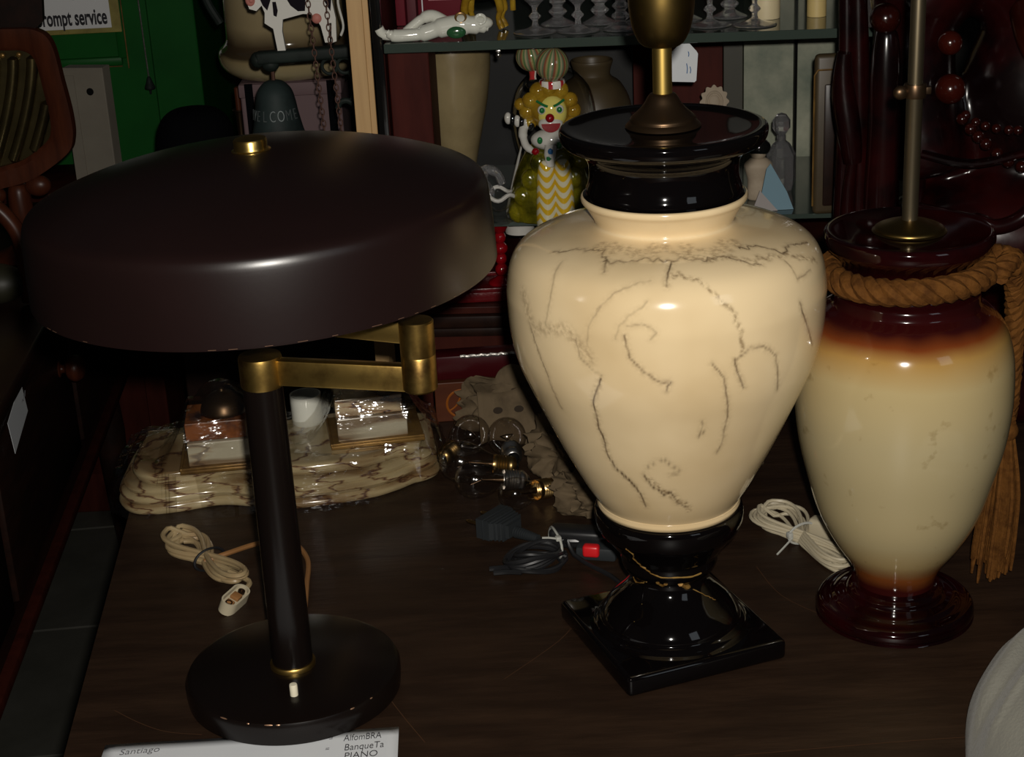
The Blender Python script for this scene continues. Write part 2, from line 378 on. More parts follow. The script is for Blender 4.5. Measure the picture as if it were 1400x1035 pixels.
# ------------------------------------------------------------------ geometry helpers
class G:
    def __init__(s):
        s.v = []
        s.f = []
    def add(s, vs_, fs_, Mx=None):
        k = len(s.v)
        if Mx is not None:
            vs_ = [Mx @ Vector(p) for p in vs_]
        s.v += [tuple(p) for p in vs_]
        s.f += [tuple(i + k for i in f) for f in fs_]
        return s
    def box(s, c, d, bev=0.0, Mx=None, seg=2):
        bm = bmesh.new()
        bmesh.ops.create_cube(bm, size=1)
        for q in bm.verts:
            q.co = (q.co.x * d[0], q.co.y * d[1], q.co.z * d[2])
        if bev > 0:
            bmesh.ops.bevel(bm, geom=bm.edges[:], offset=min(bev, min(d) * 0.45), segments=seg, affect='EDGES', profile=0.5)
        bm.verts.index_update()
        v = [(q.co.x + c[0], q.co.y + c[1], q.co.z + c[2]) for q in bm.verts]
        f = [[q.index for q in fc.verts] for fc in bm.faces]
        bm.free()
        return s.add(v, f, Mx)
    def lathe(s, prof, seg=48, c=(0, 0, 0), Mx=None, cap=True):
        v, f = [], []
        n = len(prof)
        for r, z in prof:
            for j in range(seg):
                a = 2 * math.pi * j / seg
                v.append((c[0] + r * math.cos(a), c[1] + r * math.sin(a), c[2] + z))
        for i in range(n - 1):
            for j in range(seg):
                k = (j + 1) % seg
                f.append((i * seg + j, i * seg + k, (i + 1) * seg + k, (i + 1) * seg + j))
        if cap:
            if prof[0][0] > 1e-6:
                f.append(tuple(range(seg))[::-1])
            if prof[-1][0] > 1e-6:
                f.append(tuple(range((n - 1) * seg, n * seg)))
        return s.add(v, f, Mx)
    def tube(s, path, r, seg=8, closed=False, Mx=None, flat=1.0):
        P = [Vector(p) for p in path]
        n = len(P)
        v, f = [], []
        up = Vector((0, 0, 1))
        prev = None
        for i in range(n):
            if closed:
                t = P[(i + 1) % n] - P[i - 1]
            else:
                t = P[min(i + 1, n - 1)] - P[max(i - 1, 0)]
            if t.length < 1e-9:
                t = Vector((1, 0, 0))
            t.normalize()
            if prev is None:
                a = t.cross(up)
                if a.length < 1e-3:
                    a = t.cross(Vector((1, 0, 0)))
            else:
                a = prev - t * prev.dot(t)
                if a.length < 1e-6:
                    a = t.cross(up)
            a.normalize()
            prev = a
            b = t.cross(a)
            rr = r[i] if isinstance(r, (list, tuple)) else r
            for j in range(seg):
                an = 2 * math.pi * j / seg
                v.append(P[i] + a * (rr * math.cos(an)) + b * (rr * flat * math.sin(an)))
        m_ = n if closed else n - 1
        for i in range(m_):
            i2 = (i + 1) % n
            for j in range(seg):
                k = (j + 1) % seg
                f.append((i * seg + j, i * seg + k, i2 * seg + k, i2 * seg + j))
        if not closed:
            f.append(tuple(range(seg))[::-1])
            f.append(tuple(range((n - 1) * seg, n * seg)))
        return s.add(v, f, Mx)
    def prism(s, out, z0, z1, Mx=None):
        n = len(out)
        v = [(x, y, z0) for x, y in out] + [(x, y, z1) for x, y in out]
        f = [tuple(range(n))[::-1], tuple(range(n, 2 * n))]
        for i in range(n):
            k = (i + 1) % n
            f.append((i, k, n + k, n + i))
        return s.add(v, f, Mx)
    def ball(s, c, r, seg=20, rings=12, Mx=None):
        if not isinstance(r, (list, tuple)):
            r = (r, r, r)
        v, f = [], []
        for i in range(rings + 1):
            ph = math.pi * i / rings
            for j in range(seg):
                a = 2 * math.pi * j / seg
                v.append((c[0] + r[0] * math.sin(ph) * math.cos(a), c[1] + r[1] * math.sin(ph) * math.sin(a), c[2] + r[2] * math.cos(ph)))
        for i in range(rings):
            for j in range(seg):
                k = (j + 1) % seg
                f.append((i * seg + j, (i + 1) * seg + j, (i + 1) * seg + k, i * seg + k))
        return s.add(v, f, Mx)
    def ring(s, Rr, r, c=(0, 0, 0), seg=32, sub=8, Mx=None):
        return s.tube([(c[0] + Rr * math.cos(2 * math.pi * i / seg), c[1] + Rr * math.sin(2 * math.pi * i / seg), c[2]) for i in range(seg)], r, sub, True, Mx)

def cat(pts, n=8, closed=False):
    """Catmull-Rom through the points"""
    P = [Vector(p) for p in pts]
    o = []
    N = len(P)
    for i in range(N if closed else N - 1):
        if closed:
            a, b, c, d = P[i - 1], P[i], P[(i + 1) % N], P[(i + 2) % N]
        else:
            a, b, c, d = P[max(i - 1, 0)], P[i], P[i + 1], P[min(i + 2, N - 1)]
        for k in range(n):
            t = k / n
            o.append(0.5 * ((2 * b) + (c - a) * t + (2 * a - 5 * b + 4 * c - d) * t * t + (3 * b - a - 3 * c + d) * t ** 3))
    if not closed:
        o.append(P[-1])
    return o

def smooth_prof(prof, n=5):
    return [(max(p.x, 0.0), p.y) for p in cat([(r, z, 0) for r, z in prof], n)]

def mesh_of(name, g, m, smooth=True, angle=35):
    me = bpy.data.meshes.new(name)
    me.from_pydata(g.v, [], g.f)
    me.validate()
    bm = bmesh.new()
    bm.from_mesh(me)
    bmesh.ops.remove_doubles(bm, verts=bm.verts[:], dist=1e-6)
    bmesh.ops.recalc_face_normals(bm, faces=bm.faces[:])
    bm.to_mesh(me)
    bm.free()
    if smooth:
        me.polygons.foreach_set('use_smooth', [True] * len(me.polygons))
        me.set_sharp_from_angle(angle=R(angle))
    me.materials.append(M[m] if isinstance(m, str) else m)
    return me

def obj(name, g, m, parent=None, loc=(0, 0, 0), rot=(0, 0, 0), smooth=True, angle=35, world=False, label=None):
    """world=True: the shape was laid out in room coordinates, the parent only stands at its base (unrotated)"""
    me = mesh_of(name, g, m, smooth, angle)
    o = bpy.data.objects.new(name, me)
    C.objects.link(o)
    o.location = loc
    o.rotation_euler = rot
    if parent is not None:
        o.parent = parent
        if world:
            p = Vector((0, 0, 0))
            q = parent
            while q is not None:
                p += q.location
                q = q.parent
            o.location = -p
    if label:
        o['label'] = label
    return o

def tag(o, label, catg, group=None):
    o['label'] = label
    o['category'] = catg
    if group:
        o['group'] = group
    return o

def thing(name, label, catg, loc=(0, 0, 0), rotz=0, group=None, rot=None):
    o = bpy.data.objects.new(name, None)
    o.empty_display_size = 0.02
    C.objects.link(o)
    o.location = loc
    o.rotation_euler = rot if rot else (0, 0, rotz)
    return tag(o, label, catg, group)

def struct(o):
    o['kind'] = 'structure'
    return o

def dup(root, loc, rot=None, label=None, group=None, scale=None):
    r = root.copy()
    C.objects.link(r)
    r.location = loc
    if rot is not None:
        r.rotation_euler = rot
    if scale:
        r.scale = (scale,) * 3
    if label:
        r['label'] = label
    if group:
        r['group'] = group
    for ch in list(root.children):
        c = ch.copy()
        C.objects.link(c)
        c.parent = r
        for gch in list(ch.children):
            d = gch.copy()
            C.objects.link(d)
            d.parent = c
    return r

def text_mesh(name, body, size, m, parent=None, mx=None, xs=1.0, shear=0.0, bold=0.0, extrude=0.0003, align='LEFT'):
    cu = bpy.data.curves.new(name, 'FONT')
    cu.body = body
    cu.size = size
    cu.shear = shear
    cu.offset = bold
    cu.extrude = extrude
    cu.align_x = align
    cu.resolution_u = 4
    tmp = bpy.data.objects.new(name + '_tmp', cu)
    C.objects.link(tmp)
    bpy.context.view_layer.update()
    me = bpy.data.meshes.new_from_object(tmp.evaluated_get(bpy.context.evaluated_depsgraph_get()))
    bpy.data.objects.remove(tmp)
    bpy.data.curves.remove(cu)
    me.name = name
    me.materials.clear()
    me.materials.append(M[m])
    me.transform(Matrix.Diagonal((xs, 1, 1, 1)))
    if mx is not None:
        me.transform(mx)
    o = bpy.data.objects.new(name, me)
    C.objects.link(o)
    if parent is not None:
        o.parent = parent
    return o

def rz(a):
    return Matrix.Rotation(a, 4, 'Z')

# ------------------------------------------------------------------ room
fl_o = struct(obj('floor', G().box((0.4, 1.9, -0.768), (5.0, 5.6, 0.02)), 'grout', smooth=False))
tile_g = G().box((0, 0, 0), (0.296, 0.417, 0.012), 0.002, seg=1)
tile_me = mesh_of('tile', tile_g, 'floor')
ROOM = R(4.5)
for i in range(9):
    for j in range(6):
        p = rz(ROOM) @ Vector((-2.05 + 0.30 * i, 1.72 + 0.421 * j, 0))
        if p.x < -2.0 or p.x > 0.6 or p.y > 4.45:
            continue
        t = bpy.data.objects.new('tile', tile_me)
        C.objects.link(t)
        t.parent = fl_o
        t.location = (p.x, p.y, -0.7535 + random.uniform(-0.0008, 0.0008))
        t.rotation_euler = (0, 0, ROOM)
struct(obj('wall_back', G().box((0.4, 4.72, 0.6), (5.0, 0.06, 2.72)), 'wall', smooth=False))
struct(obj('wall_left', G().box((-2.12, 1.9, 0.6), (0.06, 5.6, 2.72)), 'wall', smooth=False))
struct(obj('wall_right', G().box((2.92, 1.9, 0.6), (0.06, 5.6, 2.72)), 'wall', smooth=False))

# ------------------------------------------------------------------ table the lamps stand on
tb = thing('wooden_table', 'long dark scratched wooden table carrying the lamps and cords', 'table', (0.35, 1.3, -0.75))
TL = Vector((-0.395, 1.36, 0))
ux = Vector((math.cos(ROOM), math.sin(ROOM), 0))
uy = Vector((-math.sin(ROOM), math.cos(ROOM), 0))
def T(u, v):
    p = TL + ux * u + uy * v
    return (p.x, p.y)
TW, TF, TB = 1.75, -0.95, 0.485
top = G().prism([T(0, TF), T(TW, TF), T(TW, TB), T(0, TB)], -0.035, 0.0)
obj('tabletop', top, 'table', tb, world=True, smooth=False)
ap = G()
for (u0, v0, u1, v1) in ((0.05, TF + 0.05, TW - 0.05, TF + 0.075), (0.05, TB - 0.075, TW - 0.05, TB - 0.05), (0.05, TF + 0.05, 0.075, TB - 0.05), (TW - 0.075, TF + 0.05, TW - 0.05, TB - 0.05)):
    ap.prism([T(u0, v0), T(u1, v0), T(u1, v1), T(u0, v1)], -0.13, -0.035)
obj('apron', ap, 'darkwood', tb, world=True, smooth=False)
for u, v in ((0.07, TF + 0.07), (TW - 0.07, TF + 0.07), (0.07, TB - 0.07), (TW - 0.07, TB - 0.07)):
    p = T(u, v)
    obj('leg', G().lathe([(0.022, -0.7475), (0.026, -0.60), (0.034, -0.3), (0.03, -0.17), (0.036, -0.15), (0.036, -0.035)], 16, (p[0], p[1], 0)), 'darkwood', tb, world=True)
# scratches in the top
def scratch(pts, wd):
    g = G()
    pp = cat([(x, y, 0.0002) for x, y in pts], 5)
    g.tube(pp, wd, 4, flat=0.15)
    return g
M['scratch'] = mat('worn_wood_scratch', (0.070, 0.033, 0.016), 0.7, spec=0.1)
for pts, wd in (([(-0.351, 1.222), (-0.325, 1.200), (-0.30, 1.185), (-0.270, 1.178)], 0.00028),
                ([(-0.117, 1.218), (-0.102, 1.185), (-0.085, 1.150)], 0.00028),
                ([(0.16, 1.11), (0.30, 1.118), (0.42, 1.12)], 0.00028),
                ([(-0.02, 1.24), (0.03, 1.30), (0.05, 1.34)], 0.0003),
                ([(0.28, 1.31), (0.24, 1.36), (0.225, 1.42)], 0.0003),
                ([(0.17, 1.045), (0.25, 1.05), (0.33, 1.045)], 0.0004)):
    obj('scratch', scratch(pts, wd), 'scratch', tb, world=True)

# ------------------------------------------------------------------ swing-arm desk lamp
dl = thing('desk_lamp', 'brown mushroom-shaded desk lamp with brass swing arm and round base', 'lamp', (-0.199, 1.242, 0))
obj('base', G().lathe([(0, 0.0), (0.086, 0.0), (0.0905, 0.003), (0.0912, 0.010), (0.0912, 0.019), (0.0895, 0.0225), (0.086, 0.024), (0.0, 0.0245)], 96), 'lampbase', dl)
chips = G()
for a, s_ in ((-123, 1.0), (-97, 1.0), (-92, 0.5), (-52, 0.6), (-39, 0.4), (-108, 0.3)):
    a = R(a)
    chips.tube([(0.0901 * math.cos(a + d), 0.0901 * math.sin(a + d), 0.0222) for d in (-0.035 * s_, -0.01 * s_, 0.02 * s_, 0.04 * s_)], [0.0003, 0.0007, 0.0006, 0.0002], 5)
obj('chipped_edge', chips, 'chip', dl, label='bare metal chips along the rim')
obj('pole', G().lathe([(0.0, 0.024), (0.0172, 0.024), (0.0168, 0.15), (0.0160, 0.284), (0, 0.284)], 40), 'lampbase', dl)
obj('collar', G().lathe([(0.0173, 0.0245), (0.0192, 0.0245), (0.0194, 0.0275), (0.0185, 0.029), (0.0172, 0.029)], 40), 'brass', dl, label='thin brass ring')
obj('switch_button', G().lathe([(0, 0.024), (0.0034, 0.024), (0.0034, 0.0335), (0.0030, 0.0345), (0, 0.0348)], 16, (0.006, -0.049, 0)), 'ivory', dl, label='ivory push button')
obj('pole_cap', G().lathe([(0, 0.281), (0.0168, 0.281), (0.0174, 0.283), (0.0174, 0.304), (0.0168, 0.3065), (0, 0.3068)], 40), 'brass', dl, label='aged brass cap')
J = Vector((0.1275, -0.034, 0))
d = J.normalized()
ang = math.atan2(J.y, J.x)
obj('lower_arm', G().box((J.length / 2, 0, 0.2935), (J.length - 0.012, 0.011, 0.0215), 0.0015, Mx=rz(ang)), 'brass', dl, label='flat brass arm')
obj('elbow', G().lathe([(0, 0.284), (0.0125, 0.284), (0.0136, 0.2855), (0.0136, 0.3125), (0.0132, 0.3132), (0.0136, 0.3139), (0.0136, 0.340), (0.0126, 0.3412), (0, 0.3415)], 40, (J.x, J.y, 0)), 'brass', dl, label='upright brass elbow')
S = Vector((0.008, 0.018, 0))
q = S - J
a2 = math.atan2(q.y, q.x)
obj('upper_arm', G().box((q.length / 2, 0, 0.331), (q.length - 0.010, 0.011, 0.018), 0.0015, Mx=Matrix.Translation(J) @ rz(a2)), 'brass', dl, label='flat brass arm')
obj('stem', G().lathe([(0, 0.322), (0.009, 0.322), (0.009, 0.35), (0.005, 0.352), (0.005, 0.464), (0, 0.464)], 20, (S.x, S.y, 0)), 'brass', dl)
SP = [(0.1818, -0.062), (0.1818, -0.060), (0.1810, -0.035), (0.1795, -0.012), (0.1780, -0.0035), (0.1745, 0.0015), (0.165, 0.0062), (0.140, 0.0150), (0.110, 0.0228), (0.075, 0.0292), (0.040, 0.0328), (0.012, 0.0340), (0.0, 0.0340)]
inn = [(r * 0.992, z - 0.0012 if i > 1 else z) for i, (r, z) in enumerate(SP)]
sh = obj('shade', G().lathe(smooth_prof(SP, 4) + smooth_prof(inn[::-1], 4), 128, cap=False), 'shade', dl, loc=(S.x + 0.001, S.y - 0.002, 0.434), rot=(0, R(-1.4), 0), angle=60, label='wide drum-edged domed shade, dark brown')
nick = G()
for k in range(16):
    a = R(random.uniform(-150, -10))
    l = random.uniform(0.003, 0.022)
    nick.tube([(0.1819 * math.cos(a + t), 0.1819 * math.sin(a + t), -0.0617) for t in (0, l, 2 * l)], 0.00015, 4)
obj('worn_rim', nick, 'chip', sh, label='worn bare lower edge')
fi = obj('finial', G().lathe([(0, 0.033), (0.0150, 0.033), (0.0152, 0.0345), (0.0135, 0.0352), (0.0128, 0.037), (0.0130, 0.0418), (0.0122, 0.0432), (0.004, 0.0437), (0, 0.0437)], 40), 'brass_hi', sh, label='small polished brass finial')
# its flex: a tied hank beside the base
random.seed(21)
lc = G()
cx, cy = -0.308 + 0.199, 1.474 - 1.242
ax = Vector((-0.338 + 0.258, 1.525 - 1.423, 0))
La = ax.length / 2
ad_ = ax.normalized()
an_ = Vector((-ad_.y, ad_.x, 0))
pth = []
NL = 6
for k in range(NL):
    Aa = La * (0.98 + 0.16 * random.uniform(-1, 1))
    Bb = 0.008 + 0.010 * random.random()
    zo = 0.005 + 0.0035 * (k % 4)
    for i in range(26):
        s_ = 2 * math.pi * i / 26
        p = Vector((cx, cy, 0)) + ad_ * (Aa * math.cos(s_) + 0.004) + an_ * (Bb * math.sin(2 * s_) * (1.25 if math.cos(s_) > 0 else 0.8) + (k - 2.5) * 0.0016)
        p.z = zo + 0.006 * abs(math.cos(s_)) * (0.5 + 0.5 * math.sin(k * 2.1))
        pth.append(p)
lc.tube(cat(pth, 2), 0.0026, 8)
cord = obj('cord', lc, 'cordcream', dl, label='hank of aged cream flex')
obj('cord_tail', G().tube(cat([(p[0] + 0.199, p[1] - 1.242, p[2]) for p in [(-0.312, 1.470, 0.010), (-0.290, 1.482, 0.012), (-0.264, 1.512, 0.006), (-0.235, 1.520, 0.004), (-0.212, 1.480, 0.003), (-0.207, 1.424, 0.003), (-0.204, 1.37, 0.003), (-0.202, 1.330, 0.006)]], 8), 0.0026, 8), 'cordtan', cord)
obj('cord_end', G().tube(cat([(cx - ad_.x * 0.040, cy - ad_.y * 0.040, 0.012), (-0.262 + 0.199, 1.426 - 1.242, 0.009), (-0.264 + 0.199, 1.409 - 1.242, 0.009)], 5), 0.0026, 8), 'cordcream', cord)
obj('twist_tie', G().ring(0.0145, 0.0014, seg=28, sub=8, Mx=Matrix.Translation((cx + 0.001, cy, 0.0105)) @ rz(math.atan2(ad_.y, ad_.x)) @ Matrix.Rotation(R(90), 4, 'Y') @ Matrix.Diagonal((0.78, 1.15, 1, 1))), 'blackplastic', cord, label='black wire tie')
def stadium(L, W, n=10):
    o = []
    for i in range(n + 1):
        a = -math.pi / 2 + math.pi * i / n
        o.append((L / 2 - W / 2 + W / 2 * math.cos(a), W / 2 * math.sin(a)))
    for i in range(n + 1):
        a = math.pi / 2 + math.pi * i / n
        o.append((-L / 2 + W / 2 + W / 2 * math.cos(a), W / 2 * math.sin(a)))
    return o
Mc = Matrix.Translation((-0.2715 + 0.199, 1.392 - 1.242, 0.0085)) @ rz(math.atan2(1.417 - 1.368, 0.021)) @ Matrix.Rotation(R(24), 4, 'X')
so, si = stadium(0.037, 0.0165), stadium(0.034, 0.0132)
n_ = len(so)
g = G()
v = [(x, y, -0.007) for x, y in so] + [(x, y, 0.006) for x, y in so] + [(x, y, 0.006) for x, y in si] + [(x, y, 0.001) for x, y in si]
f = []
for L_ in range(3):
    for i in range(n_):
        k = (i + 1) % n_
        f.append((L_ * n_ + i, L_ * n_ + k, (L_ + 1) * n_ + k, (L_ + 1) * n_ + i))
f.append(tuple(range(3 * n_, 4 * n_)))
f.append(tuple(range(n_))[::-1])
g.add(v, f, Mc)
plug = obj('plug', g, 'cordwhite', dl, label='pale oval plug seen end on')
obj('plug_insert', G().box((0.002, 0, 0.0025), (0.009, 0.009, 0.004), 0.0008, Mx=Mc).box((-0.009, 0, 0.002), (0.006, 0.008, 0.003), 0.0008, Mx=Mc), 'cordtan', plug)
for s_ in (-1, 1):
    obj('pin_socket', G().lathe([(0, 0.001), (0.0035, 0.001), (0.0035, 0.004), (0.0022, 0.004), (0.0022, 0.002), (0, 0.002)], 14, Mx=Mc @ Matrix.Translation((s_ * 0.0115, 0, 0))), 'bronze', plug)

# ------------------------------------------------------------------ marbled urn lamp
M['brass_satin'] = mat('satin_brass', (0.58, 0.40, 0.11), 0.40, metal=1)
ur = thing('urn_lamp', 'large cream marbled urn lamp with black glazed collar and square foot', 'lamp', (0.129, 1.295, 0))
PL = rz(0.344)
obj('plinth', G().box((0, 0, 0.0095), (0.150, 0.150, 0.019), 0.0045, Mx=PL, seg=3), 'black_glaze', ur)
pp = [(0.0, 0.0185), (0.0655, 0.0185), (0.0665, 0.0215), (0.064, 0.0245), (0.0615, 0.0265), (0.0605, 0.030), (0.058, 0.0345), (0.0535, 0.0405), (0.0465, 0.0475), (0.0400, 0.0545), (0.0350, 0.0620), (0.0335, 0.0675), (0.0345, 0.0715), (0.0395, 0.0755), (0.0420, 0.0820), (0.0420, 0.0880), (0.0445, 0.0925), (0.0490, 0.0985), (0.0545, 0.1060), (0.0605, 0.1130), (0.0632, 0.1200), (0.0640, 0.1270), (0.0630, 0.1325), (0.0600, 0.1345), (0.0560, 0.1350), (0, 0.1350)]
ped = obj('pedestal', G().lathe(smooth_prof(pp, 3), 80), 'black_glaze', ur, angle=50, label='black turned pedestal')
def ped_r(z):
    for (r0, z0), (r1, z1) in zip(pp[1:], pp[2:]):
        if z0 <= z <= z1 and z1 > z0:
            return r0 + (r1 - r0) * (z - z0) / (z1 - z0)
    return 0.034
gold = G()
for wd, pts in ((0.0007, [(-131.6, .1148), (-127.8, .1115), (-131.4, .1015), (-129.1, .0919), (-118.1, .0857), (-104.3, .083), (-87.3, .083), (-68.8, .0816), (-51.5, .0826)]),
                (0.0006, [(-166, .0678), (-153.5, .0657), (-137.3, .0695), (-123.7, .0756)]),
                (0.0016, [(-111.3, .0777), (-105.9, .072), (-97.4, .0771)]),
                (0.0026, [(-83.1, .0749), (-73.1, .0692), (-63.7, .0657)]),
                (0.0005, [(-60.5, .0643), (-39, .0542), (-32.6, .0489)])):
    path = []
    for (t0, z0), (t1, z1) in zip(pts, pts[1:]):
        for k in range(5):
            u = k / 5
            t = R(t0 + (t1 - t0) * u + random.uniform(-1.2, 1.2))
            z = z0 + (z1 - z0) * u
            path.append((ped_r(z) * math.cos(t), ped_r(z) * math.sin(t), z))
    gold.tube(path, [wd * random.uniform(0.6, 1.2) for _ in path], 6)
M['gold'] = mat('gold_repair', (0.42, 0.25, 0.07), 0.4, metal=0.5, var=(60, (0.2, 0.10, 0.02), 0.4, 0.6))
obj('gold_repair_seam', gold, 'gold', ped, label='glued crack showing gold and chipped clay')

VEINS = [
    (0.8,0.0003,[(-155.1,0.3763),(-144.7,0.3799),(-131.4,0.381),(-123.8,0.3784),(-120.8,0.374)]),
    (0.9,0.00036,[(-124.7,0.378),(-118.6,0.3781),(-113.6,0.3782),(-106.1,0.3798),(-97.7,0.3795),(-89.7,0.3793)]),
    (0.9,0.00033,[(-95.2,0.3681),(-94.7,0.3754),(-92.2,0.3785),(-87.7,0.3799),(-82.5,0.3788),(-76.8,0.3786),(-67.6,0.3792),(-61.6,0.3762),(-58.1,0.373),(-54.5,0.373)]),
    (0.9,0.00044,[(-54.5,0.3802),(-43.9,0.3789),(-40.1,0.3759),(-39.4,0.3728),(-30.0,0.3753),(-23.7,0.373),(-16.2,0.37)]),
    (0.35,0.00193,[(-86.1,0.3798),(-69.7,0.3789),(-54.2,0.3759),(-37.9,0.3722),(-23.8,0.3615)]),
    (0.7,0.00028,[(-109.6,0.3325),(-108.1,0.3167),(-105.9,0.3102),(-103.2,0.3036),(-99.9,0.2982),(-97.7,0.2955),(-94.3,0.2954),(-96.1,0.2879)]),
    (0.3,0.00041,[(-112.5,0.3293),(-111.4,0.3396),(-107.5,0.3488),(-101.9,0.3578)]),
    (0.35,0.00028,[(-108.6,0.3401),(-104.0,0.342),(-101.3,0.3406),(-99.1,0.3358),(-100.7,0.3302)]),
    (0.35,0.00138,[(-93.4,0.374),(-83.4,0.3705),(-77.6,0.3597),(-72.3,0.3436),(-70.3,0.333),(-69.0,0.3166)]),
    (0.6,0.00028,[(-71.3,0.3093),(-66.4,0.3168),(-61.0,0.315),(-55.5,0.3042),(-54.1,0.2921),(-51.8,0.2726)]),
    (0.8,0.0005,[(-72.3,0.3097),(-71.6,0.3012),(-70.5,0.2952),(-68.3,0.2836)]),
    (0.65,0.00028,[(-80.3,0.3082),(-76.6,0.2975),(-73.9,0.2753),(-72.8,0.2593),(-72.4,0.2461),(-72.0,0.2323),(-73.2,0.2224)]),
    (1.0,0.00033,[(-118.6,0.2949),(-122.0,0.2782),(-123.3,0.2714),(-123.4,0.2588),(-124.1,0.2454),(-123.2,0.2355),(-124.3,0.2175),(-122.0,0.2043),(-118.4,0.1983),(-114.3,0.1882),(-111.5,0.1793),(-110.7,0.1697)]),
    (0.7,0.00061,[(-120.0,0.1996),(-115.0,0.1899),(-111.5,0.1793),(-110.3,0.1639)]),
    (0.85,0.00041,[(-107.6,0.2011),(-104.9,0.1901),(-99.9,0.1828),(-98.1,0.179),(-94.3,0.1829)]),
    (0.9,0.00069,[(-94.3,0.1829),(-90.3,0.1701),(-84.8,0.1642)]),
    (0.5,0.00028,[(-105.4,0.2087),(-101.2,0.2163),(-97.3,0.2201),(-94.4,0.2129),(-89.6,0.2052)]),
    (0.4,0.00165,[(-106.1,0.1975),(-98.0,0.1829),(-88.3,0.1706),(-80.7,0.1573)]),
    (0.6,0.00033,[(-95.2,0.202),(-90.3,0.2042)]),
    (0.65,0.00028,[(-150.6,0.3263),(-146.7,0.3063),(-143.0,0.2885),(-142.2,0.2736),(-140.9,0.2557)]),
    (0.35,0.00069,[(-140.9,0.3293),(-139.6,0.3506),(-140.0,0.3626),(-143.8,0.3749)]),
    (0.35,0.00036,[(-127.4,0.3249),(-126.5,0.3115),(-122.2,0.3021),(-118.5,0.2977)]),
    (0.35,0.00036,[(-119.5,0.3503),(-114.1,0.3629),(-106.1,0.3697),(-101.2,0.371)]),
    (0.3,0.00033,[(-122.9,0.3212),(-122.3,0.3371),(-118.3,0.3531)]),
    (0.9,0.00041,[(-43.3,0.3399),(-42.1,0.3313),(-38.6,0.318),(-32.8,0.2971)]),
    (0.5,0.00055,[(-42.6,0.3702),(-42.2,0.3573),(-31.3,0.3585)]),
    (0.5,0.00055,[(-82.3,0.2561),(-82.9,0.2412),(-81.3,0.2476)]),
    (0.2,0.00386,[(-155.9,0.3471),(-147.5,0.3227),(-130.8,0.3315),(-121.9,0.3105)]),
    (0.25,0.00275,[(-139.2,0.3813),(-108.7,0.382),(-79.3,0.3821),(-49.4,0.3811)]),
]
bp_ = [(0.0597, .1345), (0.0612, .1375), (0.0608, .1410), (0.0615, .1440), (0.0724, .1625), (0.0915, .1999), (0.1147, .2517), (0.1240, .2760), (0.1283, .2980), (0.1299, .3237), (0.1296, .3365), (0.1262, .3545), (0.1190, .3665), (0.1060, .3745), (0.0885, .3797), (0.0680, .3828), (0.0590, .3842), (0.0562, .3858), (0.0565, .3885), (0.0592, .3935), (0.0635, .4005), (0.0664, .4040), (0.0668, .4065), (0.0655, .4085), (0.0600, .4090)]
prof = np.array(smooth_prof(bp_, 14))
th = np.concatenate([np.linspace(-math.pi, 0, 641)[:-1], np.linspace(0, math.pi, 121)[:-1]])
nr, nt_ = len(prof), len(th)
TH, RR = np.meshgrid(th, prof[:, 0])
_, ZZ = np.meshgrid(th, prof[:, 1])
co = np.stack([RR * np.cos(TH), RR * np.sin(TH), ZZ], -1).reshape(-1, 3)
# painted veins: strength falls off with distance from each meandering line
vein = np.zeros(len(co))
smud = np.zeros(len(co))
for wgt, sg, pts in VEINS:
    poly = []
    for (t0, z0), (t1, z1) in zip(pts, pts[1:]):
        L_ = max(2, int((abs(t1 - t0) * 0.002 + abs(z1 - z0)) / 0.0022))
        for k in range(L_):
            u = k / L_
            poly.append((t0 + (t1 - t0) * u, z0 + (z1 - z0) * u))
    poly.append(pts[-1])
    P3 = []
    for k, (t, z) in enumerate(poly):
        j = 0.0011 if sg < 0.001 else 0.003
        nz = noise.noise(Vector((k * 0.45, wgt * 9, z * 30)))
        nz2 = noise.noise(Vector((k * 0.45 + 50, wgt * 9, z * 30)))
        z2 = z + nz * j
        r = float(np.interp(z2, prof[:, 1], prof[:, 0]))
        t2 = R(t) + nz2 * j / max(r, 0.02)
        P3.append((r * math.cos(t2), r * math.sin(t2), z2))
    P3 = np.array(P3)
    s2 = max(sg * 1.3, 0.00078)
    lo, hi = P3.min(0) - 8 * s2, P3.max(0) + 8 * s2
    idx = np.where(np.all((co > lo) & (co < hi), axis=1))[0]
    if len(idx) == 0:
        continue
    dm = np.full(len(idx), 1e9)
    A = co[idx]
    for p0, p1 in zip(P3, P3[1:]):
        dd = p1 - p0
        l2 = max(float(dd @ dd), 1e-12)
        t = np.clip(((A - p0) @ dd) / l2, 0, 1)
        dm = np.minimum(dm, np.linalg.norm(A - p0 - t[:, None] * dd, axis=1))
    val = min(1.0, wgt * (1.0 if sg < 0.001 else 2.0)) * np.exp(-(dm / s2) ** 2)
    halo = 0.42 * wgt * np.exp(-(dm / (s2 * 4.0)) ** 2) if sg < 0.001 else 0
    if sg < 0.001:
        smud[idx] = np.maximum(smud[idx], halo)
        vein[idx] = np.maximum(vein[idx], val)
    else:
        smud[idx] = np.maximum(smud[idx], val)
me = bpy.data.meshes.new('body')
ii, jj = np.meshgrid(np.arange(nr - 1), np.arange(nt_), indexing='ij')
kk = (jj + 1) % nt_
quads = np.stack([ii * nt_ + jj, ii * nt_ + kk, (ii + 1) * nt_ + kk, (ii + 1) * nt_ + jj], -1).reshape(-1, 4)
me.vertices.add(len(co))
me.vertices.foreach_set('co', co.ravel())
me.loops.add(quads.size)
me.loops.foreach_set('vertex_index', quads.ravel())
me.polygons.add(len(quads))
me.polygons.foreach_set('loop_start', np.arange(0, quads.size, 4))
me.polygons.foreach_set('loop_total', np.full(len(quads), 4))
me.update(calc_edges=True)
me.polygons.foreach_set('use_smooth', np.ones(len(quads), dtype=bool))
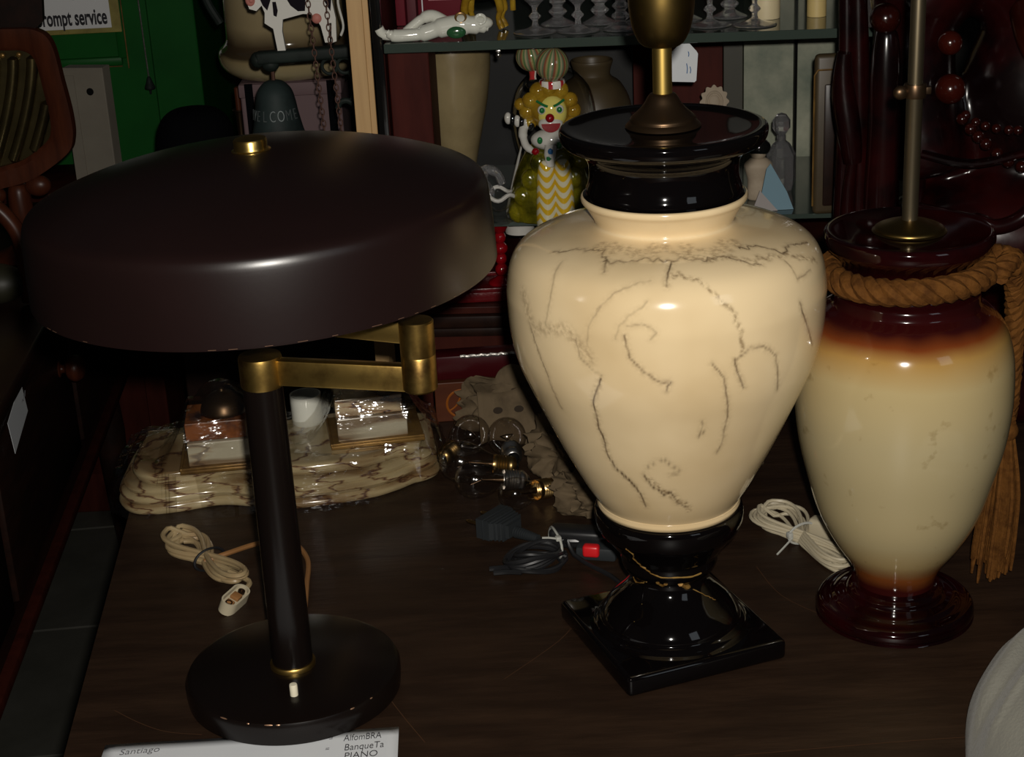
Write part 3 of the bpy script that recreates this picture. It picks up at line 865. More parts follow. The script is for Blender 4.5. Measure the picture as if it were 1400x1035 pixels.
for nm, arr in (('vein', vein), ('smudge', smud)):
    at_ = me.attributes.new(nm, 'FLOAT', 'POINT')
    at_.data.foreach_set('value', arr.astype(np.float32))
mm = mat('cream_marbled_glaze', (0.72, 0.53, 0.29), 0.13, coat=0.45)
nt = mm.node_tree
b = nt.nodes['Principled BSDF']
tc = nt.nodes['Texture Coordinate']
def N(kind, **kw):
    q = nt.nodes.new(kind)
    for k_, v_ in kw.items():
        setattr(q, k_, v_)
    return q
cl = N('ShaderNodeTexNoise')
cl.inputs['Scale'].default_value = 9
cl.inputs['Detail'].default_value = 3
nt.links.new(tc.outputs['Object'], cl.inputs['Vector'])
cr = N('ShaderNodeValToRGB')
ramp_set(cr, [(0.3, (0.58, 0.43, 0.235)), (0.62, (0.735, 0.575, 0.345))])
nt.links.new(cl.outputs['Fac'], cr.inputs[0])
fine = N('ShaderNodeTexNoise')
fine.inputs['Scale'].default_value = 260
fine.inputs['Detail'].default_value = 5
nt.links.new(tc.outputs['Object'], fine.inputs['Vector'])
fr_ = N('ShaderNodeMapRange')
fr_.inputs['From Min'].default_value = 0.36
fr_.inputs['From Max'].default_value = 0.60
nt.links.new(fine.outputs['Fac'], fr_.inputs['Value'])
a1 = N('ShaderNodeAttribute', attribute_name='vein')
a2_ = N('ShaderNodeAttribute', attribute_name='smudge')
sm = N('ShaderNodeMath', operation='MULTIPLY')
nt.links.new(a2_.outputs['Fac'], sm.inputs[0])
nt.links.new(fr_.outputs[0], sm.inputs[1])
br_ = N('ShaderNodeTexNoise')
br_.inputs['Scale'].default_value = 70
nt.links.new(tc.outputs['Object'], br_.inputs['Vector'])
br2 = N('ShaderNodeMapRange')
br2.inputs['From Min'].default_value = 0.36
br2.inputs['From Max'].default_value = 0.58
br2.inputs['To Min'].default_value = 0.5
nt.links.new(br_.outputs['Fac'], br2.inputs['Value'])
vv = N('ShaderNodeMath', operation='MULTIPLY')
nt.links.new(a1.outputs['Fac'], vv.inputs[0])
nt.links.new(br2.outputs[0], vv.inputs[1])
x1 = N('ShaderNodeMix', data_type='RGBA')
nt.links.new(sm.outputs[0], x1.inputs[0])
nt.links.new(cr.outputs[0], x1.inputs[6])
x1.inputs[7].default_value = (0.150, 0.088, 0.034, 1)
x2 = N('ShaderNodeMix', data_type='RGBA')
nt.links.new(vv.outputs[0], x2.inputs[0])
nt.links.new(x1.outputs[2], x2.inputs[6])
x2.inputs[7].default_value = (0.055, 0.028, 0.012, 1)
nt.links.new(x2.outputs[2], b.inputs['Base Color'])
me.materials.append(mm)
bo = bpy.data.objects.new('body', me)
C.objects.link(bo)
bo.parent = ur
bo['label'] = 'cream urn body with brown marbled veins'
cp = [(0.0, .4090), (0.0605, .4088), (0.0620, .4100), (0.0622, .4135), (0.0605, .4190), (0.0596, .4240), (0.0598, .4320), (0.0612, .4375), (0.0655, .4430), (0.0720, .4470), (0.0790, .4505), (0.0818, .4545), (0.0826, .4590), (0.0822, .4615), (0.0805, .4630), (0.0770, .4634), (0.0640, .4622), (0.0300, .4618), (0, .4618)]
obj('collar', G().lathe(smooth_prof(cp, 4), 96), 'black_glaze', ur, angle=55, label='black glazed collar')
obj('cap', G().lathe(smooth_prof([(0, .4618), (0.0278, .4618), (0.0282, .4650), (0.0262, .4668), (0.0256, .4695), (0.0200, .4745), (0.0150, .4800), (0.0115, .4860), (0.0085, .4885), (0, .4885)], 3), 48), 'bronze', ur, label='brown bronze cone cap')
obj('stem', G().lathe([(0, .487), (0.0076, .487), (0.0076, .527), (0, .527)], 24), 'brass_satin', ur, label='brass stem')
obj('socket_cup', G().lathe(smooth_prof([(0, .5245), (0.0105, .5248), (0.0150, .5262), (0.0185, .5300), (0.0222, .5380), (0.0245, .5480), (0.0258, .5620), (0.0260, .590), (0.0262, .615), (0.0235, .617), (0.0235, .60), (0, .60)], 3), 48), 'brass_dull', ur, label='dull brass socket cup')

# its black flex with plug, inline switch and cable tie, laid out left of the foot
ul = Vector((0.129, 1.295, 0))
def UL(pts):
    return [tuple(Vector(p) - ul) for p in pts]
pa = Vector((0.017, 1.483, 0.0125)) - Vector((-0.031, 1.522, 0.0125))
pm = Matrix.Translation(Vector((-0.031, 1.522, 0.0135)) - ul) @ rz(math.atan2(pa.y, pa.x))
g = G()
for x0, x1, w0, w1, h0 in ((0.0, 0.016, 0.040, 0.039, 0.021), (0.016, 0.0295, 0.039, 0.024, 0.018), (0.0295, 0.034, 0.022, 0.020, 0.014)):
    v = [(x0, -w0 / 2, -h0 / 2), (x0, w0 / 2, -h0 / 2), (x0, w0 / 2, h0 / 2), (x0, -w0 / 2, h0 / 2), (x1, -w1 / 2, -h0 / 2), (x1, w1 / 2, -h0 / 2), (x1, w1 / 2, h0 / 2), (x1, -w1 / 2, h0 / 2)]
    g.add(v, [(0, 1, 2, 3), (7, 6, 5, 4), (0, 4, 5, 1), (1, 5, 6, 2), (2, 6, 7, 3), (3, 7, 4, 0)], pm)
pg = obj('plug', g, 'greyplastic', ur, smooth=False, label='dark grey two-pin plug')
rb = G()
for k in range(6):
    rb.box((0.0085 + k * 0.0042, 0, 0), (0.0016, 0.041 - 0.0022 * k, 0.0222 - 0.0006 * k), 0.0004, Mx=pm)
for k in range(11):
    rb.lathe([(0, 0), (0.0062 - 0.0002 * k, 0), (0.0062 - 0.0002 * k, 0.0016), (0, 0.0016)], 12, Mx=pm @ Matrix.Translation((0.035 + k * 0.0026, 0, -0.003)) @ Matrix.Rotation(R(90), 4, 'Y'))
rb.lathe([(0, 0), (0.0044, 0), (0.0042, 0.030), (0, 0.030)], 12, Mx=pm @ Matrix.Translation((0.033, 0, -0.003)) @ Matrix.Rotation(R(90), 4, 'Y'))
obj('ribbed_grip', rb, 'greyplastic', pg)
for s_ in (-1, 1):
    obj('pin', G().lathe([(0, 0), (0.0022, 0), (0.0021, 0.017), (0.001, 0.019), (0, 0.019)], 12, Mx=pm @ Matrix.Translation((0, s_ * 0.0115, 0)) @ Matrix.Rotation(R(-90), 4, 'Y')), 'brassscrew', pg)
bc = []
for k in range(7):
    for i in range(22):
        s_ = 2 * math.pi * i / 22
        e = 0.026 + 0.004 * math.sin(k * 1.7)
        p = Vector((0.014, 1.439, 0)) + Vector((0.92, 0.32, 0)) * (e * math.cos(s_) + 0.003 * math.sin(k * 2.3)) + Vector((-0.32, 0.92, 0)) * ((0.014 + 0.0025 * math.cos(k * 1.3)) * math.sin(s_))
        p.z = 0.004 + 0.0026 * k + 0.003 * math.sin(s_ * 2 + k)
        bc.append(p)
bc += [Vector((0.045, 1.458, 0.02)), Vector((0.052, 1.448, 0.008)), Vector((0.070, 1.428, 0.004)), Vector((0.084, 1.412, 0.003)), Vector((0.094, 1.392, 0.003)), Vector((0.100, 1.372, 0.006))]
ck = obj('cord', G().tube(cat(UL(bc), 2), 0.0023, 7), 'blackplastic', ur, label='coil of black flex')
for pts in ([(0.021, 1.481, .010), (0.034, 1.474, .012), (0.060, 1.470, .012), (0.085, 1.474, .012)], [(-0.006, 1.428, .010), (-0.020, 1.433, .006), (-0.031, 1.434, .005)], [(0.0, 1.422, .006), (-0.014, 1.426, .005), (-0.027, 1.427, .004)]):
    obj('cord_strand', G().tube(cat(UL(pts), 5), 0.0027, 7), 'blackplastic', ck)
swm = Matrix.Translation(Vector((0.062, 1.478, 0.0125)) - ul) @ rz(R(-14))
sw = obj('inline_switch', G().box((0, 0, 0), (0.066, 0.022, 0.020), 0.005, Mx=swm, seg=3), 'blackplastic', ur, label='black inline switch')
obj('switch_plate', G().box((0.018, -0.020, -0.004), (0.040, 0.020, 0.014), 0.003, Mx=swm), 'greyplastic', sw)
obj('red_button', G().box((0.014, -0.0300, 0.001), (0.0165, 0.010, 0.0125), 0.003, Mx=swm, seg=3), 'red_button', sw, label='bright red rocker button')
tm = Matrix.Translation(Vector((0.0345, 1.4625, 0.0155)) - ul) @ rz(R(14))
obj('cable_tie', G().tube([(0.0 + 0.0006 * math.sin(3 * a), 0.0215 * math.cos(a), 0.0135 * math.sin(a)) for a in [2 * math.pi * i / 28 for i in range(28)]], 0.0013, 6, True, Mx=tm).box((-0.001, -0.014, 0.0112), (0.0055, 0.006, 0.0045), 0.001, Mx=tm).tube([(-0.002, -0.015, 0.0115), (-0.010, -0.012, 0.0125), (-0.016, -0.010, 0.0125)], 0.001, 5, Mx=tm), 'clearwhite', ck, label='milky nylon cable tie')

# ------------------------------------------------------------------ cream and maroon vase lamp
vl = thing('vase_lamp', 'cream vase lamp with brown shaded ends, maroon rim and tall metal rod', 'lamp', (0.335, 1.326, 0))
fp = [(0, 0.0), (0.0640, 0.0), (0.0685, 0.0025), (0.0700, 0.0065), (0.0690, 0.0110), (0.0655, 0.0142), (0.0600, 0.0150), (0.0560, 0.0160), (0.0520, 0.0185), (0.0440, 0.0205), (0.0420, 0.0225), (0.0415, 0.0250), (0.0385, 0.0268), (0.0362, 0.0290), (0.0360, 0.0315), (0, 0.0315)]
obj('foot', G().lathe(smooth_prof(fp, 3), 80), 'maroon_glaze', vl, angle=55, label='round maroon foot')
vb = [(0.0345, .0305), (0.0352, .0360), (0.0372, .0430), (0.0420, .0530), (0.0565, .0750), (0.0705, .1036), (0.0812, .1405), (0.0880, .1700), (0.0916, .1990), (0.0922, .2231), (0.0905, .2480), (0.0858, .2680), (0.0800, .2790), (0.0720, .2880), (0.0650, .2935), (0.0622, .2960), (0.0612, .2985), (0.0600, .3040), (0.0560, .3080), (0.0545, .3120)]
M['vasebody'] = zramp('cream_to_brown_glaze', [(0.0, (0.018, 0.002, 0.0025)), (0.055, (0.030, 0.004, 0.003)), (0.10, (0.19, 0.055, 0.012)), (0.165, (0.35, 0.25, 0.11)), (0.25, (0.385, 0.31, 0.165)), (0.60, (0.395, 0.325, 0.18)), (0.79, (0.43, 0.335, 0.165)), (0.87, (0.37, 0.215, 0.060)), (0.905, (0.16, 0.036, 0.008)), (0.935, (0.028, 0.003, 0.003)), (1.0, (0.012, 0.0012, 0.0016))], 0.030, 0.318)
obj('body', G().lathe(smooth_prof(vb, 6), 128), 'vasebody', vl, angle=60, label='cream body shading to brown at both ends')
rp = [(0.0545, .3115), (0.0540, .3250), (0.0560, .3330), (0.0610, .3385), (0.0662, .3430), (0.0692, .3475), (0.0700, .3525), (0.0692, .3565), (0.0665, .3585), (0.0600, .3580), (0.0300, .3565), (0, .3565)]
obj('rim', G().lathe(smooth_prof(rp, 4), 96), 'maroon_glaze', vl, angle=55, label='dark maroon flat rim')
obj('disc', G().lathe(smooth_prof([(0, .3562), (0.0283, .3565), (0.0288, .3580), (0.0270, .3605), (0.0180, .3640), (0.0088, .3662), (0, .3665)], 3), 48), 'brass_dull', vl, label='dull brass disc')
obj('rod', G().lathe([(0, .365), (0.0066, .365), (0.0066, .470), (0.0068, .471), (0.0068, .472), (0.0060, .473), (0.0060, .66), (0, .66)], 24), 'steelrod', vl, label='tall dull metal rod')
obj('rod_clamp', G().lathe([(0.0064, .468), (0.0088, .468), (0.0092, .470), (0.0092, .477), (0.0086, .479), (0.0062, .479)], 24).ball((-0.0125, -0.004, .473), (0.0062, 0.004, 0.0058), 14, 8).box((0.009, -0.002, .4735), (0.007, 0.004, 0.006), 0.001), 'bronze', vl, label='small thumb-screw clamp')
v0 = Vector((0.335, 1.326, 0))
wp = []
for k in range(8):
    Aa = 0.064 + 0.010 * random.uniform(-1, 1)
    Bb = 0.007 + 0.0065 * random.random()
    for i in range(24):
        s_ = 2 * math.pi * i / 24
        t = math.cos(s_)
        wd = Bb * math.sin(2 * s_) * (1.8 if t > 0 else 0.9)
        p = Vector((0.278, 1.464, 0)) + Vector((-0.42, 0.91, 0)) * (Aa * t + (0.002 if t > 0 else -0.002)) * (0.95 if t > 0 else 1.0) + Vector((0.91, 0.42, 0)) * (wd + (k - 3.5) * 0.0015)
        p.z = 0.0035 + 0.0021 * (k % 5) + 0.008 * max(t, 0) * (0.4 + 0.5 * math.sin(k * 1.9) ** 2)
        wp.append(p - v0)
wc = obj('cord', G().tube(cat(wp, 2), 0.0019, 7), 'cordwhite', vl, label='hank of cream white flex')
obj('cord_lead', G().tube(cat([Vector(p) - v0 for p in [(0.300, 1.415, .004), (0.318, 1.401, .003), (0.330, 1.394, .004)]], 5), 0.0019, 7), 'cordwhite', wc)
obj('plug', G().box((0.303 - 0.335, 1.466 - 1.326, 0.013), (0.040, 0.016, 0.019), 0.004, Mx=Matrix.Translation((-0.032, 0.140, 0)) @ rz(R(-38)) @ Matrix.Translation((0.032, -0.140, 0)), seg=3), 'cordwhite', vl, label='cream plug behind the hank')
obj('bare_end', G().tube([Vector(p) - v0 for p in [(0.247, 1.514, .006), (0.240, 1.522, .005), (0.236, 1.527, .004)]], 0.0014, 6), 'cordtan', wc)
ct = Matrix.Translation(Vector((0.2775, 1.465, 0.0105)) - v0) @ rz(math.atan2(0.91, -0.42))
obj('cable_tie', G().tube([(0, 0.0165 * math.cos(a), 0.0105 * math.sin(a)) for a in [2 * math.pi * i / 26 for i in range(26)]], 0.0013, 6, True, Mx=ct).box((0, 0.0155, 0.002), (0.006, 0.005, 0.006), 0.001, Mx=ct).tube(cat([Vector(p) - v0 for p in [(0.266, 1.457, .010), (0.257, 1.448, .006), (0.248, 1.440, .0016)]], 5), 0.0010, 5), 'clearwhite', wc, label='milky nylon cable tie with a loose tail')

# rope round its neck
ro = thing('rope_tie', 'thick twisted brown rope tied round the maroon vase neck with tassel end', 'rope', (0.335, 1.326, 0.3115))
def twisted(path, rad, turns, closed=False, strands=3):
    out = []
    P = [Vector(p) for p in path]
    n = len(P)
    for k in range(strands):
        ln = []
        prev = None
        for i in range(n):
            t = (P[(i + 1) % n] - P[i - 1]) if closed else (P[min(i + 1, n - 1)] - P[max(i - 1, 0)])
            t.normalize()
            a = Vector((0, 0, 1)) - t * t.z if prev is None else prev - t * prev.dot(t)
            if a.length < 1e-4:
                a = t.cross(Vector((0, 1, 0)))
            a.normalize()
            prev = a
            b_ = t.cross(a)
            an = 2 * math.pi * (k / strands + turns * i / n)
            ln.append(P[i] + (a * math.cos(an) + b_ * math.sin(an)) * rad * 0.52)
        out.append(ln)
    return out
lp = []
for i in range(180):
    a = 2 * math.pi * i / 180
    lp.append((0.0640 * math.cos(a), 0.0640 * math.sin(a), 0.0125 + 0.0025 * math.cos(a) - 0.004 * math.sin(a + 0.4) * 0))
for ln in twisted(lp, 0.0105, 11, True):
    obj('rope_loop', G().tube(ln, 0.0064, 8, True), 'rope', ro)
kn = cat([(0.066, -0.030, 0.012), (0.078, -0.020, 0.020), (0.088, 0.0, 0.016), (0.082, 0.016, 0.010), (0.072, 0.008, 0.018), (0.078, -0.010, 0.022), (0.092, -0.004, 0.010)], 10)
for ln in twisted(kn, 0.0085, 5):
    obj('knot', G().tube(ln, 0.0052, 8), 'rope', ro)
hg = cat([(0.088, 0.002, 0.012), (0.0945, 0.014, -0.006), (0.1000, 0.024, -0.036), (0.1030, 0.030, -0.080), (0.1030, 0.032, -0.125), (0.1005, 0.032, -0.150)], 12)
for ln in twisted(hg, 0.0082, 9):
    obj('hanging_strand', G().tube(ln, 0.0050, 8), 'rope', ro)
obj('end_knot', G().ball((0.100, 0.032, -0.154), (0.0125, 0.0125, 0.011), 18, 12), 'rope', ro)
ts = G()
for k in range(70):
    a = random.uniform(0, 2 * math.pi)
    q = random.uniform(0.2, 1.0)
    r1, r2 = 0.008 * q, 0.021 * q
    zb = -0.311 + 0.008 + random.uniform(0.0, 0.03)
    ts.tube(cat([(0.100 + r1 * math.cos(a), 0.032 + r1 * math.sin(a), -0.158), (0.099 + (r1 + r2) * 0.62 * math.cos(a), 0.033 + (r1 + r2) * 0.62 * math.sin(a), -0.215), (0.095 + r2 * math.cos(a), 0.036 + r2 * math.sin(a), zb)], 4), [0.0021] * 8 + [0.0012], 5)
obj('tassel', ts, 'rope', ro, label='frayed brown tassel')

# ------------------------------------------------------------------ handwritten sheet
ps = thing('paper_sheet', 'white handwritten sheet of paper lying before the round lamp base', 'paper', (-0.347, 1.167, 0.0008), R(1.2))
g = G()
nx, ny = 25, 18
v, f = [], []
for j in range(ny):
    for i in range(nx):
        x, y = 0.240 * i / (nx - 1), -0.20 * j / (ny - 1)
        v.append((x, y, 0.0005 + 0.0012 * (0.5 + 0.5 * noise.noise(Vector((x * 14, y * 14, 3))))))
for j in range(ny - 1):
    for i in range(nx - 1):
        a = j * nx + i
        f.append((a, a + nx, a + nx + 1, a + 1))
g.add(v, f)
sheet = obj('sheet', g, 'paper', ps)
sd = sheet.modifiers.new('thickness', 'SOLIDIFY')
sd.thickness = 0.0004
sd.offset = -1
for body, x, y, sz, sh_, m_, xs in (('Santiago', 0.014, -0.0175, 0.0115, 0.15, 'greyink', 0.85), ('=', 0.183, -0.0150, 0.008, 0.2, 'ink', 0.8), ('AlfomBRA', 0.1955, -0.0175, 0.0130, 0.15, 'ink', 0.55), ('=', 0.181, -0.0300, 0.008, 0.2, 'ink', 0.8), ('BanqueTa', 0.1965, -0.0310, 0.0130, 0.15, 'ink', 0.62), ('PIANO', 0.1970, -0.0425, 0.0120, 0.1, 'ink', 0.75)):
    text_mesh('handwriting', body, sz, m_, ps, Matrix.Translation((x, y, 0.0022)) @ rz(R(3)), xs, sh_, -0.00012, 0.0001)

# ------------------------------------------------------------------ grey cloth bag at the table's near edge
g = G()
nu, nv = 220, 130
v, f = [], []
for j in range(nv + 1):
    ph = math.pi / 2 * (1 - j / nv)            # rim to crown
    for i in range(nu):
        a = 2 * math.pi * i / nu
        x = 0.470 + 0.138 * math.cos(a) * math.cos(ph) ** 0.0 * (math.sin(ph) ** 0.72 if j < nv else 0)
        y = 1.050 + 0.170 * math.sin(a) * (math.sin(ph) ** 0.72 if j < nv else 0)
        z = 0.100 * math.cos(ph) ** 0.85 if j > 0 else 0.0
        z *= 0.88 + 0.20 * (y - 1.0) / 0.2
        rdg = noise.noise(Vector((x * 30, y * 16, 2.0)))
        fold0 = 0.011 * math.exp(-(((x - 0.378) * 0.80 - (y - 1.09) * 0.52) / 0.007) ** 2) + 0.013 * math.exp(-(((x - 0.415) * 0.9 + (y - 1.145) * 0.45) / 0.008) ** 2) - 0.010 * math.exp(-(((x - 0.405) * 0.9 + (y - 1.125) * 0.45) / 0.008) ** 2)
        sx_ = (x - 0.352) * 0.66 - (y - 1.062) * 0.75
        sy_ = (x - 0.405) * 0.9 + (y - 1.150) * 0.44
        fold = 0.0045 * math.exp(-(sx_ / 0.0030) ** 2) + 0.007 * math.exp(-((sx_ + 0.032) / 0.010) ** 2) - 0.007 * math.exp(-((sx_ + 0.016) / 0.008) ** 2) - 0.010 * math.exp(-(sy_ / 0.006) ** 2) * (1 if y > 1.10 else 0.0)
        k = math.cos(ph)
        v.append((x + 0.004 * rdg, y, max(0.0, z + (0.007 * rdg + fold) * min(1, k * 2.5))))
for j in range(nv):
    for i in range(nu):
        k = (i + 1) % nu
        f.append((j * nu + i, j * nu + k, (j + 1) * nu + k, (j + 1) * nu + i))
f.append(tuple(range(nu))[::-1])
g.add(v, f)
bag = obj('cloth_bag', g, 'canvas', angle=70)
tag(bag, 'crumpled grey canvas cloth bag lying on the dark table', 'cloth')

# ------------------------------------------------------------------ marble inkstand under cellophane
ik = thing('marble_inkstand', 'stepped cream and brown marble inkstand with two block inkwells', 'inkstand', (-0.26, 1.68, 0))
outl = [(-0.432, 1.653), (-0.424, 1.622), (-0.407, 1.605), (-0.385, 1.603), (-0.36, 1.607), (-0.340, 1.613), (-0.319, 1.616), (-0.300, 1.613), (-0.28, 1.606), (-0.26, 1.600), (-0.239, 1.598), (-0.215, 1.600), (-0.19, 1.605), (-0.165, 1.612), (-0.147, 1.619), (-0.125, 1.634), (-0.110, 1.648), (-0.100, 1.653), (-0.090, 1.661), (-0.084, 1.675), (-0.086, 1.70), (-0.095, 1.775), (-0.105, 1.790), (-0.20, 1.775), (-0.41, 1.745), (-0.43, 1.73)]
oc = Vector((-0.26, 1.69, 0))
outl = [Vector((p.x, p.y, 0)) for p in cat([(x, y, 0) for x, y in outl], 3, True)]
def stack(levels, out, cen):
    g = G()
    n = len(out)
    v, f = [], []
    for z, s_ in levels:
        for p in out:
            dd = p - cen
            l = dd.length
            q = cen + dd * ((l - s_) / l)
            v.append((q.x, q.y, z))
    for L_ in range(len(levels) - 1):
        for i in range(n):
            k = (i + 1) % n
            f.append((L_ * n + i, L_ * n + k, (L_ + 1) * n + k, (L_ + 1) * n + i))
    f.append(tuple(range(n))[::-1])
    f.append(tuple(range((len(levels) - 1) * n, len(levels) * n)))
    return g.add(v, f)
lev = [(0.0, 0.004), (0.002, 0.001), (0.006, 0.0), (0.0092, 0.002), (0.0105, 0.0065), (0.0118, 0.004), (0.016, 0.0018), (0.0192, 0.0045), (0.0205, 0.0100), (0.022, 0.0085), (0.0255, 0.0075), (0.0280, 0.0115), (0.029, 0.018)]
obj('lower_slab', stack(lev, outl, oc), 'marble', ik, world=True, angle=50, label='wavy stepped lower slab')
lev2 = [(0.029, 0.024), (0.031, 0.0205), (0.036, 0.0185), (0.041, 0.0190), (0.0430, 0.0215), (0.0435, 0.026)]
obj('upper_slab', stack(lev2, outl, oc), 'marble', ik, world=True, angle=50, label='polished upper slab')
for (bx_, by_, rot_, wx, sl, ml, mu_) in ((-0.3165, 1.652, 6, 0.066, -1, 'marble_lt', 'orangemarble'), (-0.1585, 1.700, 9, 0.076, 1, 'marble_lt', 'marble_vein')):
    mx_ = Matrix.Translation((bx_, by_, 0)) @ rz(R(rot_))
    obj('tray', G().box((0.004, 0, 0.0455), (wx + 0.026, 0.086, 0.004), 0.001, Mx=mx_).box((0.004, -0.041, 0.0485), (wx + 0.026, 0.003, 0.004), 0.001, Mx=mx_).box((0.004 - wx / 2 - 0.012, 0, 0.0485), (0.003, 0.086, 0.004), 0.001, Mx=mx_), 'gilt', ik, world=True, label='worn gilt tray')
    bk = obj('inkwell', G().box((0, 0, 0.060), (wx, 0.060, 0.026), 0.001, Mx=mx_), ml, ik, world=True, smooth=False, label='pale marble inkwell block')
    obj('lid', G().box((-0.002, 0.003, 0.0835), (wx - 0.003, 0.056, 0.0205), 0.001, Mx=mx_), mu_, bk, smooth=False, label='veined marble lid', world=True)
dm_ = Matrix.Translation((-0.310, 1.657, 0.0937))
obj('dome_knob', G().lathe(smooth_prof([(0.024, 0), (0.0245, 0.004), (0.020, 0.014), (0.011, 0.021), (0.004, 0.0235), (0.003, 0.026), (0, 0.028)], 4), 32, Mx=dm_), 'bronze', ik, world=True, label='small dark domed knob')
obj('pen_cup', G().lathe([(0, 0.0435), (0.016, 0.0435), (0.0175, 0.046), (0.0175, 0.078), (0.0158, 0.078), (0.0155, 0.05), (0, 0.05)], 32, (-0.232, 1.735, 0)), 'porcelain', ik, world=True, label='small white cup')

# clear wrap draped over it
mx1 = Matrix.Translation((-0.3165, 1.652, 0)) @ rz(R(6))
mx2 = Matrix.Translation((-0.1585, 1.700, 0)) @ rz(R(9))
def sd_out(x, y):
    best = -1e9
    inside = False
    dmin = 1e9
    n = len(outl)
    for i in range(n):
        a, b2 = outl[i], outl[(i + 1) % n]
        if (a.y > y) != (b2.y > y) and x < (b2.x - a.x) * (y - a.y) / (b2.y - a.y) + a.x:
            inside = not inside
        e = b2 - a
        t = max(0, min(1, ((x - a.x) * e.x + (y - a.y) * e.y) / max(e.length_squared, 1e-12)))
        dmin = min(dmin, math.hypot(x - a.x - e.x * t, y - a.y - e.y * t))
    return dmin if inside else -dmin
def wrap_h(x, y):
    s_ = sd_out(x, y)
    h = 0.0
    if s_ > -0.012:
        u = min(1, (s_ + 0.012) / 0.012)
        h = 0.034 * u * u * (3 - 2 * u)
    if s_ > 0.008:
        h = max(h, 0.034 + 0.012 * min(1, (s_ - 0.008) / 0.008))
    for mx_, wx, top_ in ((mx1, 0.066, 0.098), (mx2, 0.076, 0.098)):
        q = mx_.inverted() @ Vector((x, y, 0))
        dd = math.hypot(max(abs(q.x) - wx / 2, 0), max(abs(q.y) - 0.030, 0))
        if dd < 0.034:
            u = 1 - dd / 0.034
            h = max(h, 0.046 + (top_ - 0.046) * u ** 1.6)
    q = math.hypot(x + 0.310, y - 1.657)
    if q < 0.034:
        h = max(h, 0.098 + 0.028 * (1 - (q / 0.034) ** 2))
    return h
g = G()
nx, ny = 96, 62
v, f = [], []
for j in range(ny):
    for i in range(nx):
        x = -0.452 + 0.385 * i / (nx - 1)
        y = 1.586 + 0.225 * j / (ny - 1)
        h = wrap_h(x, y)
        cr_ = abs(noise.noise(Vector((x * 26, y * 26, 1.3)))) * 0.009 + abs(noise.noise(Vector((x * 70, y * 70, 7.3)))) * 0.0028
        v.append((x, y, 0.0012 + h + cr_ * (0.25 if h < 0.004 else 1.0) + (0.0015 if h > 0.004 else 0)))
for j in range(ny - 1):
    for i in range(nx - 1):
        a = j * nx + i
        if max(v[a][2], v[a + 1][2], v[a + nx][2], v[a + nx + 1][2]) < 0.004:
            continue
        f.append((a, a + 1, a + nx + 1, a + nx))
g.add(v, f)
cw = obj('cellophane_wrap', g, 'cello', angle=18)
tag(cw, 'crinkled clear cellophane wrapped over the marble inkstand', 'wrapping')

# ------------------------------------------------------------------ light bulbs
def bulb(name, label, loc, axis, rad=0.028, base='screw'):
    """axis points from the glass towards the screw base"""
    z = Vector(axis).normalized()
    rt = Vector((0, 0, -1)).rotation_difference(z).to_euler()
    t = thing(name, label, 'light bulb', loc, rot=rt, group='loose light bulbs beside the inkstand')
    k = rad / 0.030
    kb = max(k, 0.80)
    gp = [(0.0, 0.030), (0.012, 0.0275), (0.022, 0.0205), (0.0285, 0.010), (0.0300, -0.001), (0.0285, -0.012), (0.0235, -0.025), (0.0185, -0.035), (0.0135 * kb / k + 0.0008, -0.044), (0.0135 * kb / k, -0.049)]
    obj('glass', G().lathe([(r * k, z_ * k) for r, z_ in smooth_prof(gp, 4)], 40, cap=False), 'bulbglass', t, angle=70)
    g = G()
    sp = [(0.0134, -0.047)]
    for q in range(5):
        zc = -0.051 - q * 0.0036
        sp += [(0.0138, zc), (0.0125, zc - 0.0018)]
    sp += [(0.0132, -0.0700), (0.0128, -0.0735), (0.0095, -0.0775), (0.0085, -0.0780)]
    obj('screw_base', g.lathe([(r * kb, -0.047 * k + (z_ + 0.047) * kb) for r, z_ in sp], 32, cap=False), base, t, angle=60)
    zo_ = -0.047 * k + 0.047 * kb
    obj('insulator', G().lathe([(0.0090 * kb, zo_ - 0.0772 * kb), (0.0060 * kb, zo_ - 0.0812 * kb), (0.0040 * kb, zo_ - 0.0815 * kb), (0, zo_ - 0.0815 * kb)], 24, cap=False), 'blackgl', t)
    obj('contact', G().ball((0, 0, zo_ - 0.0815 * kb), (0.0034 * kb, 0.0034 * kb, 0.002 * kb), 12, 6), 'bronze', t)
    obj('filament_mount', G().lathe([(0, -0.046 * k), (0.006 * k, -0.046 * k), (0.003 * k, -0.030 * k), (0.002 * k, -0.012 * k), (0, -0.010 * k)], 12).tube([(-0.010 * k, 0, 0.004 * k), (-0.001 * k, 0, -0.012 * k)], 0.0004, 5).tube([(0.010 * k, 0, 0.004 * k), (0.001 * k, 0, -0.012 * k)], 0.0004, 5).tube([(-0.010 * k, 0, 0.004 * k), (0, 0, 0.0065 * k), (0.010 * k, 0, 0.004 * k)], 0.0005, 5), 'bronze', t)
    return t
bulb('light_bulb', 'clear bulb lying behind with its brass base towards the marble inkstand', (-0.0496, 1.7244, 0.0230), (-0.50, -0.78, -0.10), 0.0222, 'brassscrew')
bulb('light_bulb', 'clear bulb touching the inkstand end, its brass base towards the newspaper', (-0.0605, 1.6500, 0.0235), (0.98, 0.05, -0.16), 0.0230, 'brassscrew')
bulb('light_bulb', 'clear bulb pointing its bright aluminium screw base straight out', (-0.0090, 1.7150, 0.0225), (0.10, -0.97, -0.02), 0.0215)
bulb('light_bulb', 'clear bulb with aluminium base lying in front of the other bulbs', (-0.0456, 1.6060, 0.0215), (0.95, 0.22, -0.16), 0.0208)
bulb('light_bulb', 'small clear bulb lying against the crumpled newspaper above the black plug', (-0.0030, 1.5720, 0.0185), (0.80, 0.55, -0.15), 0.0175, 'brassscrew')

